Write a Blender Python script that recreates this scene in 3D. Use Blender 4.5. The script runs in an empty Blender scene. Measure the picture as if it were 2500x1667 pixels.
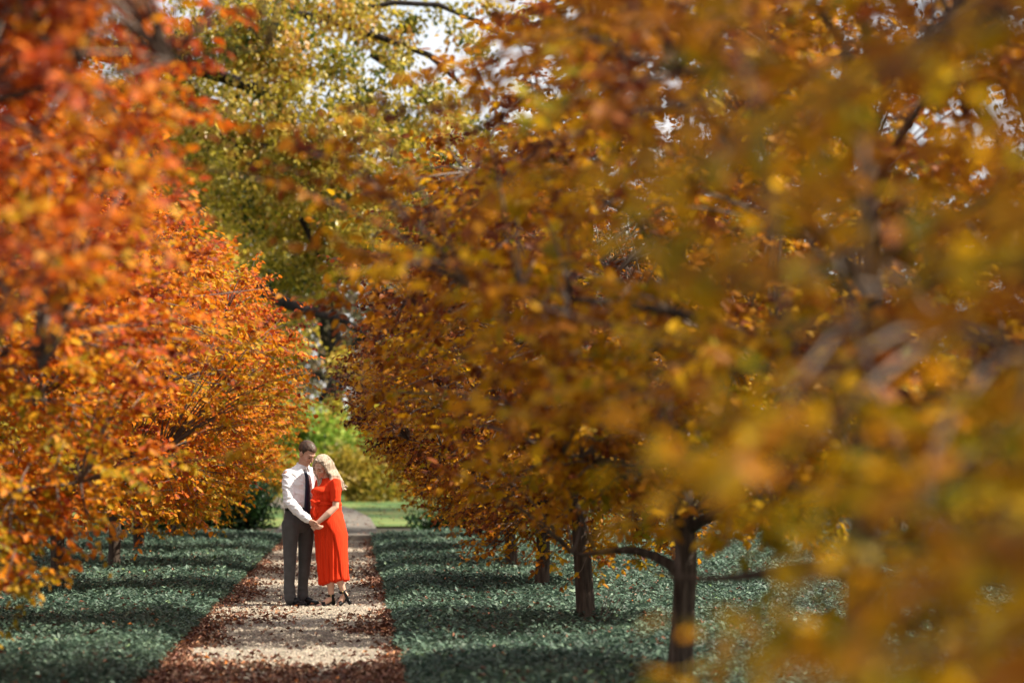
import bpy, bmesh, math, random
import numpy as np
from mathutils import Vector, Matrix, noise

R = math.radians
C = bpy.context.scene.collection
SC = bpy.context.scene

# ------------------------------------------------------------------ camera
cam_d = bpy.data.cameras.new('camera')
cam = bpy.data.objects.new('camera', cam_d)
C.objects.link(cam)
cam.location = (0, 0, 1.6)
cam.rotation_euler = (R(90 + 2.85), 0, R(-3.71))
cam_d.lens = 85
cam_d.sensor_width = 36
cam_d.clip_end = 2000
cam_d.dof.use_dof = True
cam_d.dof.focus_distance = 27.0
cam_d.dof.aperture_fstop = 1.4
cam_d.dof.aperture_blades = 0
SC.camera = cam

# ------------------------------------------------------------------ world, sun, exposure
SUN_AZ, SUN_EL = R(-5), R(47)          # azimuth from +x towards +y
S = Vector((math.cos(SUN_EL) * math.cos(SUN_AZ), math.cos(SUN_EL) * math.sin(SUN_AZ), math.sin(SUN_EL)))
w = bpy.data.worlds.new('World')
SC.world = w
w.use_nodes = True
nt = w.node_tree
nt.nodes.clear()
out = nt.nodes.new('ShaderNodeOutputWorld')
bg = nt.nodes.new('ShaderNodeBackground')
sky = nt.nodes.new('ShaderNodeTexSky')
sky.sky_type = 'NISHITA'
sky.sun_disc = False
sky.sun_elevation = SUN_EL
sky.sun_rotation = math.atan2(S.x, S.y)
sky.dust_density = 2.0
tc = nt.nodes.new('ShaderNodeTexCoord')
nz = nt.nodes.new('ShaderNodeTexNoise')
nz.inputs['Scale'].default_value = 2.6
nz.inputs['Detail'].default_value = 6
rp = nt.nodes.new('ShaderNodeValToRGB')
rp.color_ramp.elements[0].position = 0.33
rp.color_ramp.elements[0].color = (0.25, 0.25, 0.25, 1)
rp.color_ramp.elements[1].position = 0.62
rp.color_ramp.elements[1].color = (0.95, 0.95, 0.95, 1)
mx = nt.nodes.new('ShaderNodeMix')
mx.data_type = 'RGBA'
mx.inputs['B'].default_value = (7.2, 6.9, 6.7, 1)
nt.links.new(tc.outputs['Generated'], nz.inputs['Vector'])
nt.links.new(nz.outputs['Fac'], rp.inputs['Fac'])
nt.links.new(rp.outputs['Color'], mx.inputs['Factor'])
nt.links.new(sky.outputs['Color'], mx.inputs['A'])
nt.links.new(mx.outputs['Result'], bg.inputs['Color'])
bg.inputs['Strength'].default_value = 0.095
nt.links.new(bg.outputs['Background'], out.inputs['Surface'])

sun_d = bpy.data.lights.new('sun', 'SUN')
sun_d.energy = 5.0
sun_d.angle = R(0.53)
sun_d.color = (1.0, 0.90, 0.74)
sun = bpy.data.objects.new('sun', sun_d)
C.objects.link(sun)
sun.rotation_euler = S.to_track_quat('Z', 'Y').to_euler()
sun.location = (30, 10, 40)

SC.view_settings.view_transform = 'Standard'
SC.view_settings.look = 'None'
SC.view_settings.gamma = 1
SC.view_settings.exposure = 1.08
SC.cycles.max_bounces = 7
SC.cycles.diffuse_bounces = 3
SC.cycles.transmission_bounces = 4
SC.cycles.use_denoising = True

# ------------------------------------------------------------------ helpers
def tag(o, label=None, cat=None, group=None, kind=None):
    if label: o['label'] = label
    if cat: o['category'] = cat
    if group: o['group'] = group
    if kind: o['kind'] = kind
    return o

def link(name, data, parent=None, mat=None):
    o = bpy.data.objects.new(name, data)
    C.objects.link(o)
    if parent: o.parent = parent
    if mat is not None and data is not None and not data.materials:
        data.materials.append(mat)
    return o

def empty(name, loc=(0, 0, 0), rz=0):
    o = bpy.data.objects.new(name, None)
    C.objects.link(o)
    o.empty_display_size = 0.2
    o.location = loc
    o.rotation_euler = (0, 0, rz)
    return o

def pymesh(name, verts, faces, smooth=False):
    me = bpy.data.meshes.new(name)
    me.from_pydata([tuple(v) for v in verts], [], faces)
    if smooth:
        me.polygons.foreach_set('use_smooth', [True] * len(me.polygons))
    me.update()
    return me

def fast_mesh(name, V, F, attr=None, k=3):
    """V (n,3), F (m,k) constant-size faces"""
    me = bpy.data.meshes.new(name)
    n, m = len(V), len(F)
    me.vertices.add(n)
    me.vertices.foreach_set('co', np.asarray(V, np.float32).ravel())
    me.loops.add(m * k)
    me.loops.foreach_set('vertex_index', np.asarray(F, np.int32).ravel())
    me.polygons.add(m)
    me.polygons.foreach_set('loop_start', np.arange(0, m * k, k, dtype=np.int32))
    if attr is not None:
        a = me.attributes.new('leaf', 'FLOAT_COLOR', 'POINT')
        a.data.foreach_set('color', np.asarray(attr, np.float32).ravel())
    me.update(calc_edges=True)
    return me

def norm(a):
    return a / (np.linalg.norm(a, axis=-1, keepdims=True) + 1e-9)

def leaf_mesh(name, P, D, N, L, W, tint, rnd, detail=2, fold=0.16, curl=0.12):
    n = len(P)
    D = norm(D)
    N = norm(N - D * (N * D).sum(1, keepdims=True))
    Sd = np.cross(D, N)
    L = L[:, None]; W = W[:, None]
    if detail == 2:
        prof = [(0, 0), (.28, .5), (.66, .42), (1, 0), (.66, -.42), (.28, -.5)]
        F0 = np.array([[0, 1, 2, 3], [0, 3, 4, 5]]); k = 4
    else:
        prof = [(0, 0), (.45, .5), (1, 0), (.45, -.5)]
        F0 = np.array([[0, 1, 2], [0, 2, 3]]); k = 3
    vs = []
    for t, s in prof:
        vs.append(P + D * L * t + Sd * W * s + N * (abs(s) * W * fold * 2 - curl * L * t * t))
    V = np.stack(vs, 1).reshape(-1, 3)
    F = (np.arange(n)[:, None, None] * len(prof) + F0[None]).reshape(-1, k)
    A = np.zeros((n, len(prof), 4), np.float32)
    A[:, :, 0] = np.clip(tint, 0, 1)[:, None]
    A[:, :, 1] = rnd[:, None]
    A[:, :, 2] = np.array([t for t, s in prof])[None]
    A[:, :, 3] = 1
    return fast_mesh(name, V, F, A.reshape(-1, 4), k)

class Tubes:
    def __init__(self): self.v = []; self.f = []
    def tube(self, pts, rad, sides=6, rough=0.0, rng=None):
        pts = [np.asarray(p, float) for p in pts]
        base = len(self.v)
        n = len(pts)
        up = np.array([0.13, 0.97, 0.2])
        for i, p in enumerate(pts):
            d = pts[min(i + 1, n - 1)] - pts[max(i - 1, 0)]
            d /= np.linalg.norm(d) + 1e-9
            if i == 0:
                u = np.cross(d, up)
                if np.linalg.norm(u) < .05: u = np.cross(d, [1, 0, 0])
            else:
                u = u - d * u.dot(d)
            u /= np.linalg.norm(u) + 1e-9
            v = np.cross(d, u)
            for s in range(sides):
                a = 2 * math.pi * s / sides
                r = rad[i] * (1 + (rough * (rng.random() - .5) if rng is not None else 0))
                self.v.append(p + (u * math.cos(a) + v * math.sin(a)) * r)
        for i in range(n - 1):
            for s in range(sides):
                a = base + i * sides + s; b = base + i * sides + (s + 1) % sides
                self.f.append((a, b, b + sides, a + sides))
        self.f.append(tuple(base + (n - 1) * sides + s for s in range(sides)))
        self.f.append(tuple(base + s for s in reversed(range(sides))))
    def mesh(self, name, smooth=True): return pymesh(name, self.v, self.f, smooth)

# ------------------------------------------------------------------ materials
def mat_base(name):
    m = bpy.data.materials.new(name)
    m.use_nodes = True
    n = m.node_tree
    return m, n, n.nodes['Principled BSDF'], n.nodes['Material Output']

def ramp_node(n, stops):
    r = n.nodes.new('ShaderNodeValToRGB')
    el = r.color_ramp.elements
    while len(el) < len(stops): el.new(0.5)
    for e, (p, c) in zip(el, stops):
        e.position = p; e.color = (*c, 1)
    return r

def leaf_mat(name, stops, transl=0.35, rough=0.45, spec=0.4, vmin=0.7, vmax=1.2):
    m, n, b, o = mat_base(name)
    at = n.nodes.new('ShaderNodeAttribute'); at.attribute_name = 'leaf'
    sp = n.nodes.new('ShaderNodeSeparateColor')
    n.links.new(at.outputs['Color'], sp.inputs['Color'])
    r = ramp_node(n, stops)
    n.links.new(sp.outputs['Red'], r.inputs['Fac'])
    mr = n.nodes.new('ShaderNodeMapRange')
    mr.inputs['To Min'].default_value = vmin; mr.inputs['To Max'].default_value = vmax
    n.links.new(sp.outputs['Green'], mr.inputs['Value'])
    hs = n.nodes.new('ShaderNodeHueSaturation')
    n.links.new(r.outputs['Color'], hs.inputs['Color'])
    n.links.new(mr.outputs['Result'], hs.inputs['Value'])
    n.links.new(hs.outputs['Color'], b.inputs['Base Color'])
    b.inputs['Roughness'].default_value = rough
    b.inputs['Specular IOR Level'].default_value = spec
    t = n.nodes.new('ShaderNodeBsdfTranslucent')
    n.links.new(hs.outputs['Color'], t.inputs['Color'])
    mix = n.nodes.new('ShaderNodeMixShader')
    mix.inputs['Fac'].default_value = transl
    n.links.new(b.outputs['BSDF'], mix.inputs[1]); n.links.new(t.outputs['BSDF'], mix.inputs[2])
    n.links.new(mix.outputs['Shader'], o.inputs['Surface'])
    return m

def noise_mat(name, stops, scale=8, detail=6, rough=0.8, bump=0.0, bscale=None, spec=0.3, stretch=None, bdist=0.01, sheen=0):
    m, n, b, o = mat_base(name)
    tcn = n.nodes.new('ShaderNodeTexCoord')
    mp = n.nodes.new('ShaderNodeMapping')
    if stretch: mp.inputs['Scale'].default_value = stretch
    n.links.new(tcn.outputs['Object'], mp.inputs['Vector'])
    t = n.nodes.new('ShaderNodeTexNoise')
    t.inputs['Scale'].default_value = scale; t.inputs['Detail'].default_value = detail
    n.links.new(mp.outputs['Vector'], t.inputs['Vector'])
    r = ramp_node(n, stops)
    n.links.new(t.outputs['Fac'], r.inputs['Fac'])
    n.links.new(r.outputs['Color'], b.inputs['Base Color'])
    b.inputs['Roughness'].default_value = rough
    b.inputs['Specular IOR Level'].default_value = spec
    if sheen: b.inputs['Sheen Weight'].default_value = sheen
    if bump:
        t2 = n.nodes.new('ShaderNodeTexNoise')
        t2.inputs['Scale'].default_value = bscale or scale; t2.inputs['Detail'].default_value = 5
        n.links.new(mp.outputs['Vector'], t2.inputs['Vector'])
        bp = n.nodes.new('ShaderNodeBump'); bp.inputs['Strength'].default_value = bump
        bp.inputs['Distance'].default_value = bdist
        n.links.new(t2.outputs['Fac'], bp.inputs['Height'])
        n.links.new(bp.outputs['Normal'], b.inputs['Normal'])
    return m

M = {}
M['orange'] = leaf_mat('orange_autumn_leaf', [(0, (.28, .23, .015)), (.2, (.56, .32, .014)), (.45, (.64, .225, .010)), (.66, (.58, .135, .010)), (.84, (.42, .062, .010)), (1, (.20, .028, .012))], .42, .5, .15)
M['amber'] = leaf_mat('amber_autumn_leaf', [(0, (.28, .24, .012)), (.25, (.64, .36, .010)), (.5, (.52, .21, .010)), (.72, (.28, .082, .012)), (.88, (.19, .04, .014)), (1, (.07, .022, .012))], .45, .5, .18)
M['lime'] = leaf_mat('yellow_green_leaf', [(0, (.05, .09, .02)), (.25, (.16, .17, .02)), (.5, (.46, .37, .03)), (.8, (.62, .47, .08)), (1, (.45, .22, .03))], .50, .35, .6)
M['brown'] = leaf_mat('russet_leaf', [(0, (.16, .14, .03)), (.4, (.22, .12, .03)), (.7, (.20, .085, .03)), (1, (.10, .045, .03))], .35, .5, .3)
M['hazel'] = leaf_mat('dull_brown_leaf', [(0, (.10, .11, .05)), (.5, (.17, .14, .075)), (1, (.20, .14, .09))], .35, .6, .2)
M['green'] = leaf_mat('fresh_green_leaf', [(0, (.04, .11, .02)), (.5, (.22, .36, .04)), (1, (.50, .54, .10))], .5, .5, .3)
M['darkgreen'] = leaf_mat('dark_green_leaf', [(0, (.015, .05, .016)), (.6, (.04, .11, .025)), (1, (.09, .17, .035))], .35, .4, .4)
M['olive'] = leaf_mat('olive_grass_blade', [(0, (.16, .16, .02)), (.5, (.36, .27, .03)), (1, (.48, .32, .05))], .45, .5, .3)
M['cover'] = leaf_mat('ground_cover_leaf', [(0, (.032, .066, .048)), (.5, (.090, .150, .105)), (.85, (.15, .225, .145)), (1, (.15, .25, .07))], .25, .55, .38, .5, 1.5)
M['litter'] = leaf_mat('fallen_leaf', [(0, (.075, .022, .014)), (.3, (.16, .056, .032)), (.6, (.28, .14, .082)), (.9, (.43, .29, .19)), (1, (.55, .17, .02))], .12, .6, .3, .55, 1.25)
M['bark'] = noise_mat('grey_brown_bark', [(.25, (.018, .013, .010)), (.55, (.075, .055, .042)), (.8, (.16, .125, .095))], 9, 8, .9, 1.0, 16, .2, (3, 3, .5), .02)
M['limb'] = noise_mat('dark_limb_bark', [(.3, (.012, .010, .009)), (.7, (.045, .035, .03))], 5, 8, .9, .8, 9, .2, (2, 2, .6), .05)
M['twig'] = noise_mat('twig_bark', [(.3, (.06, .04, .032)), (.7, (.20, .15, .12))], 6, 3, .7)

# ------------------------------------------------------------------ ground, path, lawn
PX0, PX1 = -1.56, 0.44                     # edges of the gravel path

def sheet(name, x0, x1, y0, y1, z, mat, nx=1, ny=1, zf=None, kind='structure', edge=None):
    V = []; F = []
    for j in range(ny + 1):
        for i in range(nx + 1):
            y = y0 + (y1 - y0) * j / ny
            x = x0 + (x1 - x0) * i / nx
            if edge: x = edge(x, y, i / nx)
            V.append((x, y, z + (zf(x, y) if zf else 0)))
    for j in range(ny):
        for i in range(nx):
            a = j * (nx + 1) + i
            F.append((a, a + 1, a + nx + 2, a + nx + 1))
    o = link(name, pymesh(name, V, F, True), None, mat)
    if kind: o['kind'] = kind
    return o

M['soil'] = noise_mat('soil', [(.3, (.018, .020, .012)), (.7, (.045, .038, .022))], 3, 8, .95, .5, 20)
M['lawn'] = noise_mat('lawn_grass', [(.35, (.035, .085, .02)), (.5, (.08, .14, .03)), (.62, (.16, .19, .05))], .35, 12, .8, .8, 30)
M['asphalt'] = noise_mat('asphalt', [(.3, (.09, .08, .068)), (.7, (.19, .17, .145))], 1.3, 10, .85, .3, 60)
M['stone'] = noise_mat('stone_edging', [(.3, (.16, .14, .12)), (.7, (.30, .27, .23))], 6, 8, .9, .3, 30)

def gravel_mat():
    m, n, b, o = mat_base('pale_gravel')
    tcn = n.nodes.new('ShaderNodeTexCoord')
    big = n.nodes.new('ShaderNodeTexNoise'); big.inputs['Scale'].default_value = .9; big.inputs['Detail'].default_value = 7
    fine = n.nodes.new('ShaderNodeTexVoronoi'); fine.inputs['Scale'].default_value = 55
    mid = n.nodes.new('ShaderNodeTexNoise'); mid.inputs['Scale'].default_value = 30; mid.inputs['Detail'].default_value = 8
    mid.inputs['Roughness'].default_value = .75
    for t in (big, fine, mid): n.links.new(tcn.outputs['Object'], t.inputs['Vector'])
    r1 = ramp_node(n, [(.30, (.19, .155, .12)), (.44, (.27, .245, .195)), (.58, (.335, .31, .25)), (.74, (.425, .395, .325))])
    n.links.new(mid.outputs['Fac'], r1.inputs['Fac'])
    r2 = ramp_node(n, [(.32, (.55, .47, .40)), (.62, (1, 1, 1))])
    n.links.new(big.outputs['Fac'], r2.inputs['Fac'])
    mu = n.nodes.new('ShaderNodeMix'); mu.data_type = 'RGBA'; mu.blend_type = 'MULTIPLY'; mu.inputs['Factor'].default_value = 1
    n.links.new(r1.outputs['Color'], mu.inputs['A']); n.links.new(r2.outputs['Color'], mu.inputs['B'])
    hs = n.nodes.new('ShaderNodeMix'); hs.data_type = 'RGBA'; hs.blend_type = 'OVERLAY'; hs.inputs['Factor'].default_value = .35
    n.links.new(mu.outputs['Result'], hs.inputs['A']); n.links.new(fine.outputs['Color'], hs.inputs['B'])
    sat = n.nodes.new('ShaderNodeHueSaturation'); sat.inputs['Saturation'].default_value = .75
    n.links.new(hs.outputs['Result'], sat.inputs['Color'])
    n.links.new(sat.outputs['Color'], b.inputs['Base Color'])
    b.inputs['Roughness'].default_value = .95; b.inputs['Specular IOR Level'].default_value = .15
    bp = n.nodes.new('ShaderNodeBump'); bp.inputs['Strength'].default_value = .9; bp.inputs['Distance'].default_value = .02
    n.links.new(mid.outputs['Fac'], bp.inputs['Height']); n.links.new(bp.outputs['Normal'], b.inputs['Normal'])
    return m
M['gravel'] = gravel_mat()

def rise(x, y):                                 # the park climbs gently beyond the alley
    return max(0.0, y - 62) * 0.012
sheet('ground', -500, 500, -60, 900, 0, M['soil'], 4, 60, lambda x, y: rise(x, y) - .01)
def wig(x, y, t):
    s = .02 * math.sin(y * 1.9 + t * 3) + .02 * math.sin(y * .83 + 2 * t + 1)
    return x + (s if t in (0, 1) else 0)
sheet('gravel_path', PX0 - .05, PX1 + .05, -4, 49, .004, M['gravel'], 4, 160, lambda x, y: .012 * noise.noise((x * .9, y * .7, 3)) + .01, edge=wig)
sheet('lawn', -60, 7.5, 58, 150, .004, M['lawn'], 8, 30, lambda x, y: rise(x, y) + .05 * noise.noise((x * .1, y * .1, 0)) + .05)
V = []; F = []
cl = [(-.62, 49.1, 1.1), (-.62, 56, 1.1), (-.70, 64, 1.1), (-1.1, 72, 1.0), (-2.2, 80, 1.1), (-5, 87, 1.3), (-10, 92, 1.6), (-22, 98, 2.0)]
for x, y, hw in cl:
    V += [(x - hw, y, .11 + rise(x, y)), (x + hw, y, .11 + rise(x, y))]
for i in range(len(cl) - 1):
    F.append((2 * i, 2 * i + 1, 2 * i + 3, 2 * i + 2))
o = link('asphalt_path', pymesh('asphalt_path', V, F), None, M['asphalt']); o['kind'] = 'structure'
bm = bmesh.new()
bmesh.ops.create_cube(bm, size=1)
bmesh.ops.scale(bm, vec=(2.5, .14, .16), verts=bm.verts)
bmesh.ops.bevel(bm, geom=bm.edges[:], offset=.015, segments=2)
me = bpy.data.meshes.new('edging_kerb'); bm.to_mesh(me); bm.free()
o = link('edging_kerb', me, None, M['stone']); o.location = (-.5, 49.05, .045)
tag(o, 'low stone kerb across the far end of the gravel path', 'kerb')

# ------------------------------------------------------------------ planting beds with ground cover
def mound(x, y):
    dx = min(abs(x - PX0), abs(x - PX1))
    e = min(1.0, dx / .28) ** .5
    ef = min(1.0, max(0, (50.5 - y)) / .5)
    return (.11 + .09 * noise.noise((x * .55, y * .55, 7)) + .05 * noise.noise((x * 1.9, y * 1.9, 2))) * e * ef

def bed(side):
    if side < 0: x0, x1 = -13, PX0
    else: x0, x1 = PX1, 17
    o = sheet('planting_bed', x0, x1, 5, 50.6, 0, M['soil'], 40, 150, lambda x, y: mound(x, y) - .015)
    rng = np.random.default_rng(5 + side)
    P = []
    y = 11.0
    while y < 50.6:
        dy = .25
        a = max(x0, -.175 * y - 2.0) if side < 0 else x0
        b = x1 if side < 0 else min(x1, .292 * y + 2.0)
        dens = 1250 if y < 20 else (900 if y < 30 else 560)
        if side > 0: dens *= .8
        k = int((b - a) * dy * dens)
        xs = rng.uniform(a, b, k); ys = rng.uniform(y, y + dy, k)
        P.append(np.stack([xs, ys], 1))
        # a denser rim on the path edge
        k = int(dy * 340)
        eo = .05 + .11 * noise.noise((y * 1.1, side * 3.0, 0)) + .05 * noise.noise((y * 3.7, side * 5.0, 4))
        xs = (PX0 - np.abs(rng.normal(0, .11, k)) + eo) if side < 0 else (PX1 + np.abs(rng.normal(0, .11, k)) - eo)
        P.append(np.stack([xs, rng.uniform(y, y + dy, k)], 1))
        y += dy
    P = np.concatenate(P)
    n = len(P)
    z = np.array([mound(px, py) for px, py in P]) + rng.uniform(-.03, .05, n) + np.abs(rng.normal(0, .022, n))
    P3 = np.column_stack([P, z])
    az = rng.uniform(0, 2 * math.pi, n)
    D = np.stack([np.cos(az), np.sin(az), rng.normal(.35, .4, n)], 1)
    N = np.stack([rng.normal(0, .45, n), rng.normal(0, .45, n), np.ones(n)], 1)
    big = 1 + np.clip((P[:, 1] - 22) / 45, 0, .6)
    L = rng.uniform(.034, .070, n) * big
    W = L * rng.uniform(.42, .6, n)
    patch = np.array([noise.noise((px * .35, py * .5, 11)) for px, py in P])
    tint = .38 + .38 * patch + rng.normal(0, .2, n)
    me = leaf_mesh('ground_cover', P3, D, N, L, W, tint, rng.random(n), 1)
    o = link('ground_cover', me, None, M['cover'])
    tag(o, 'dense glossy dark green ground cover under the ' + ('orange trees left of the path' if side < 0 else 'amber trees right of the path'), 'ground cover', None, 'stuff')
    return o
bed(-1); bed(1)

# ------------------------------------------------------------------ trees
GA = math.pi * (3 - math.sqrt(5))
def clumped(A, f, seed, thr):
    return noise.noise((A[0] * f + seed, A[1] * f, A[2] * f * 1.25)) > thr

def make_tree_geo(seed, prof, n_att=760, zs=(.4, 5.4), per=4, nl=10, leaf=(.060, .094), bias=0.0, keep=None, hue=None, reach=.74):
    """returns trunk mesh, twig mesh and the leaf arrays of a small garden tree"""
    rng = np.random.default_rng(seed)
    pz = np.array([p[0] for p in prof]); pr = np.array([p[1] for p in prof])
    ph = rng.uniform(0, 6.28, 4)
    def rad(z, az):
        return np.interp(z, pz, pr) * (1 + .10 * np.sin(3 * az + ph[0] + z) + .08 * np.sin(5 * az + ph[1] - 1.7 * z))
    T = Tubes()
    top = pz[-1] - .5
    # trunk and leader
    pts = []; rads = []
    lean = rng.uniform(-.12, .12, 2)
    for z, r in ((-.05, .125), (.05, .105), (.18, .088), (.5, .082), (.95, .078), (1.5, .066), (2.2, .05), (3.0, .034), (3.9, .02), (top, .008)):
        w_ = .03 * math.sin(z * 2.3 + ph[2])
        pts.append((lean[0] * z * .3 + w_, lean[1] * z * .3 + .03 * math.cos(z * 1.9 + ph[3]), z)); rads.append(r)
    T.tube(pts, rads, 12, .10, rng)
    axis = lambda z: np.array([np.interp(z, [p[2] for p in pts], [p[0] for p in pts]), np.interp(z, [p[2] for p in pts], [p[1] for p in pts]), z])
    nodes = []
    for z in np.linspace(1.2, top, 10): nodes.append(axis(z))
    nlimb = 15
    for i in range(nlimb):
        z0 = .85 + 2.5 * (i / nlimb) + rng.uniform(-.08, .08)
        az = i * GA + ph[0] + rng.uniform(-.3, .3)
        rise_ = rng.uniform(.1, .5) + .9 * i / nlimb
        z1 = z0 + rise_
        re = reach * rad(z1, az)
        a = axis(z0)
        lp = []; lr = []
        r0 = .045 * (1 - .55 * i / nlimb)
        for k in range(9):
            t = k / 8
            off = re * t
            zz = z0 + rise_ * (t ** .75) - .12 * t * t + .05 * math.sin(5 * t + i)
            wob = .10 * math.sin(3.3 * t + i * 1.7) * t
            p = a + np.array([math.cos(az) * off - math.sin(az) * wob, math.sin(az) * off + math.cos(az) * wob, 0])
            p[2] = zz
            lp.append(p); lr.append(r0 * (1 - .82 * t))
            if k > 1: nodes.append(p)
        T.tube(lp, lr, 7, .12, rng)
    nodes = np.array(nodes)
    nrho = np.hypot(nodes[:, 0], nodes[:, 1])
    TW = Tubes()
    P = []; D = []; N = []; TI = []
    zz = np.linspace(zs[0], zs[1], 200)
    wz = np.interp(zz, pz, pr); wz = wz / wz.sum()
    fr = rng.uniform(.8, 1.6, (3, 3)); fp = rng.uniform(0, 6.28, 3)
    cnt = 0; tries = 0
    while cnt < n_att and tries < n_att * 12:
        tries += 1
        z = rng.choice(zz, p=wz) + rng.uniform(-.05, .05)
        az = rng.uniform(0, 2 * math.pi)
        rm = float(rad(z, az))
        rho = rm * math.sqrt(rng.uniform(.10, 1.0)) * rng.uniform(.92, 1.06)
        A = np.array([rho * math.cos(az), rho * math.sin(az), z])
        if keep is not None and not keep(A, rng): 
            continue
        cnt += 1
        dist = np.linalg.norm(nodes - A, axis=1) + np.where(nrho > rho, 1.0, 0) + np.where(nodes[:, 2] > z + .5, .8, 0)
        q = nodes[int(dist.argmin())]
        mid = (q + A) / 2 + np.array([0, 0, .06 + .1 * rng.random()]) + rng.normal(0, .05, 3)
        bz = [q * (1 - t) ** 2 + 2 * mid * t * (1 - t) + A * t * t for t in (0, .35, .7, 1)]
        TW.tube(bz, (.009, .007, .005, .003), 4)
        ax = norm(A - q)
        outd = norm(np.array([A[0], A[1], .35]))
        hue_tw = rng.normal(0, 1)
        for s in range(per):
            t = rng.uniform(.45, 1.0) if s else 1.0
            st = q * (1 - t) ** 2 + 2 * mid * t * (1 - t) + A * t * t
            d = ax * .5 + rng.normal(0, .5, 3) + outd * .45
            d[2] *= .75
            d = norm(d)
            ln = rng.uniform(.18, .42)
            en = st + d * ln + np.array([0, 0, -.04 * ln])
            if (s % 2) == 0: TW.tube((st, en), (.0035, .0018), 3)
            k = rng.integers(nl - 2, nl + 3)
            tt = np.linspace(.08, 1.0, k) + rng.uniform(-.04, .04, k)
            side = norm(np.cross(d, [0, 0, 1]) + 1e-4)
            sg = np.where(np.arange(k) % 2, 1, -1)[:, None]
            P.append(st + tt[:, None] * (en - st))
            D.append(d[None] * .55 + sg * side[None] * .8 + rng.normal(0, .38, (k, 3)) + np.array([0, 0, -.32]))
            N.append(rng.normal(0, .5, (k, 3)) + np.array([0, 0, .75]) + outd[None] * .45)
            TI.append(np.full(k, hue_tw))
    P = np.concatenate(P); D = np.concatenate(D); N = np.concatenate(N); TI = np.concatenate(TI)
    n = len(P)
    low = sum(np.sin(P @ fr[i] + fp[i]) for i in range(3)) / 3
    tint = .42 + .16 * TI + .22 * low + rng.normal(0, .15, n) + bias
    if hue is not None: tint = tint + hue(P)
    L = rng.uniform(leaf[0], leaf[1], n)
    W = L * rng.uniform(.5, .68, n)
    return T.mesh('trunk'), TW.mesh('twigs'), dict(P=P, D=D, N=N, L=L, W=W, tint=tint, rnd=rng.random(n)), rng

UNIT = {}
def unit_leaf(key, mat, tint, rnd):
    k = (key, round(tint, 1), round(rnd, 1))
    if k not in UNIT:
        me = leaf_mesh('leaf', np.zeros((1, 3)), np.array([[1., 0, 0]]), np.array([[0, 0, 1.]]), np.array([1.0]), np.array([.6]), np.array([k[1]]), np.array([k[2]]), 2)
        me.materials.append(mat); UNIT[k] = me
    return UNIT[k]

def assemble_tree(name, geo, mat, n_single, pick, loc):
    tm, wm, g, rng = geo
    root = empty(name, loc)
    link('trunk', tm, root, M['bark'])
    n = len(g['P'])
    sel = np.zeros(n, bool)
    if n_single:
        score = pick(g['P']) + rng.normal(0, .12, n)
        sel[np.argsort(-score)[:n_single * 6:6]] = True
    k = ~sel
    cm = leaf_mesh('crown', g['P'][k], g['D'][k], g['N'][k], g['L'][k], g['W'][k], g['tint'][k], g['rnd'][k], 2)
    crown = link('crown', cm, root, mat)
    crown['kind'] = 'stuff'
    link('twigs', wm, crown, M['twig'])['kind'] = 'stuff'
    for i in np.nonzero(sel)[0]:
        d = Vector(g['D'][i]).normalized(); nn = Vector(g['N'][i])
        nn = (nn - d * nn.dot(d)).normalized(); s = nn.cross(d)
        me = unit_leaf(mat.name, mat, float(np.clip(g['tint'][i], 0, 1)), float(g['rnd'][i]))
        o = link('leaf', me, crown)
        mt = Matrix((d, s, nn)).transposed().to_4x4() @ Matrix.Scale(float(g['L'][i]), 4)
        mt.translation = Vector(g['P'][i])
        o.matrix_basis = mt
    return root

def copy_tree(root, loc, rz, sc=1.0):
    r = root.copy(); C.objects.link(r)
    r.location = loc; r.rotation_euler = (0, 0, rz); r.scale = (sc, sc, sc)
    for ch in list(root.children):
        c = ch.copy(); C.objects.link(c); c.parent = r
        for g in list(ch.children):
            d = g.copy(); C.objects.link(d); d.parent = c
    return r

LX, RX = -3.46, 2.24
PROF_L = [(.4, .9), (.6, 1.3), (1.1, 1.9), (1.7, 2.3), (2.3, 2.65), (3.2, 2.45), (4.0, 1.95), (4.7, 1.3), (5.2, .5), (5.5, .1)]
PROF_NL = [(.5, 1.2), (1.1, 2.1), (2.2, 2.4), (3.0, 2.9), (3.4, 3.35), (4.0, 3.3), (4.9, 1.7), (5.6, .5), (5.9, .1)]
PROF_R = [(.6, .8), (.9, 1.1), (1.5, 1.5), (2.1, 2.05), (2.6, 2.3), (3.1, 2.25), (3.6, 1.9), (4.4, 1.25), (5.0, .6), (5.4, .1)]

def hue_l(P):                       # redder tops and path-side tips, golden undersides
    return .20 * np.clip((P[:, 2] - 2.3) / 1.8, -1, 1) + .03
def hue_r(P):
    return .20 * np.clip((P[:, 2] - 1.9) / 2.0, -1, 1)

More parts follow.
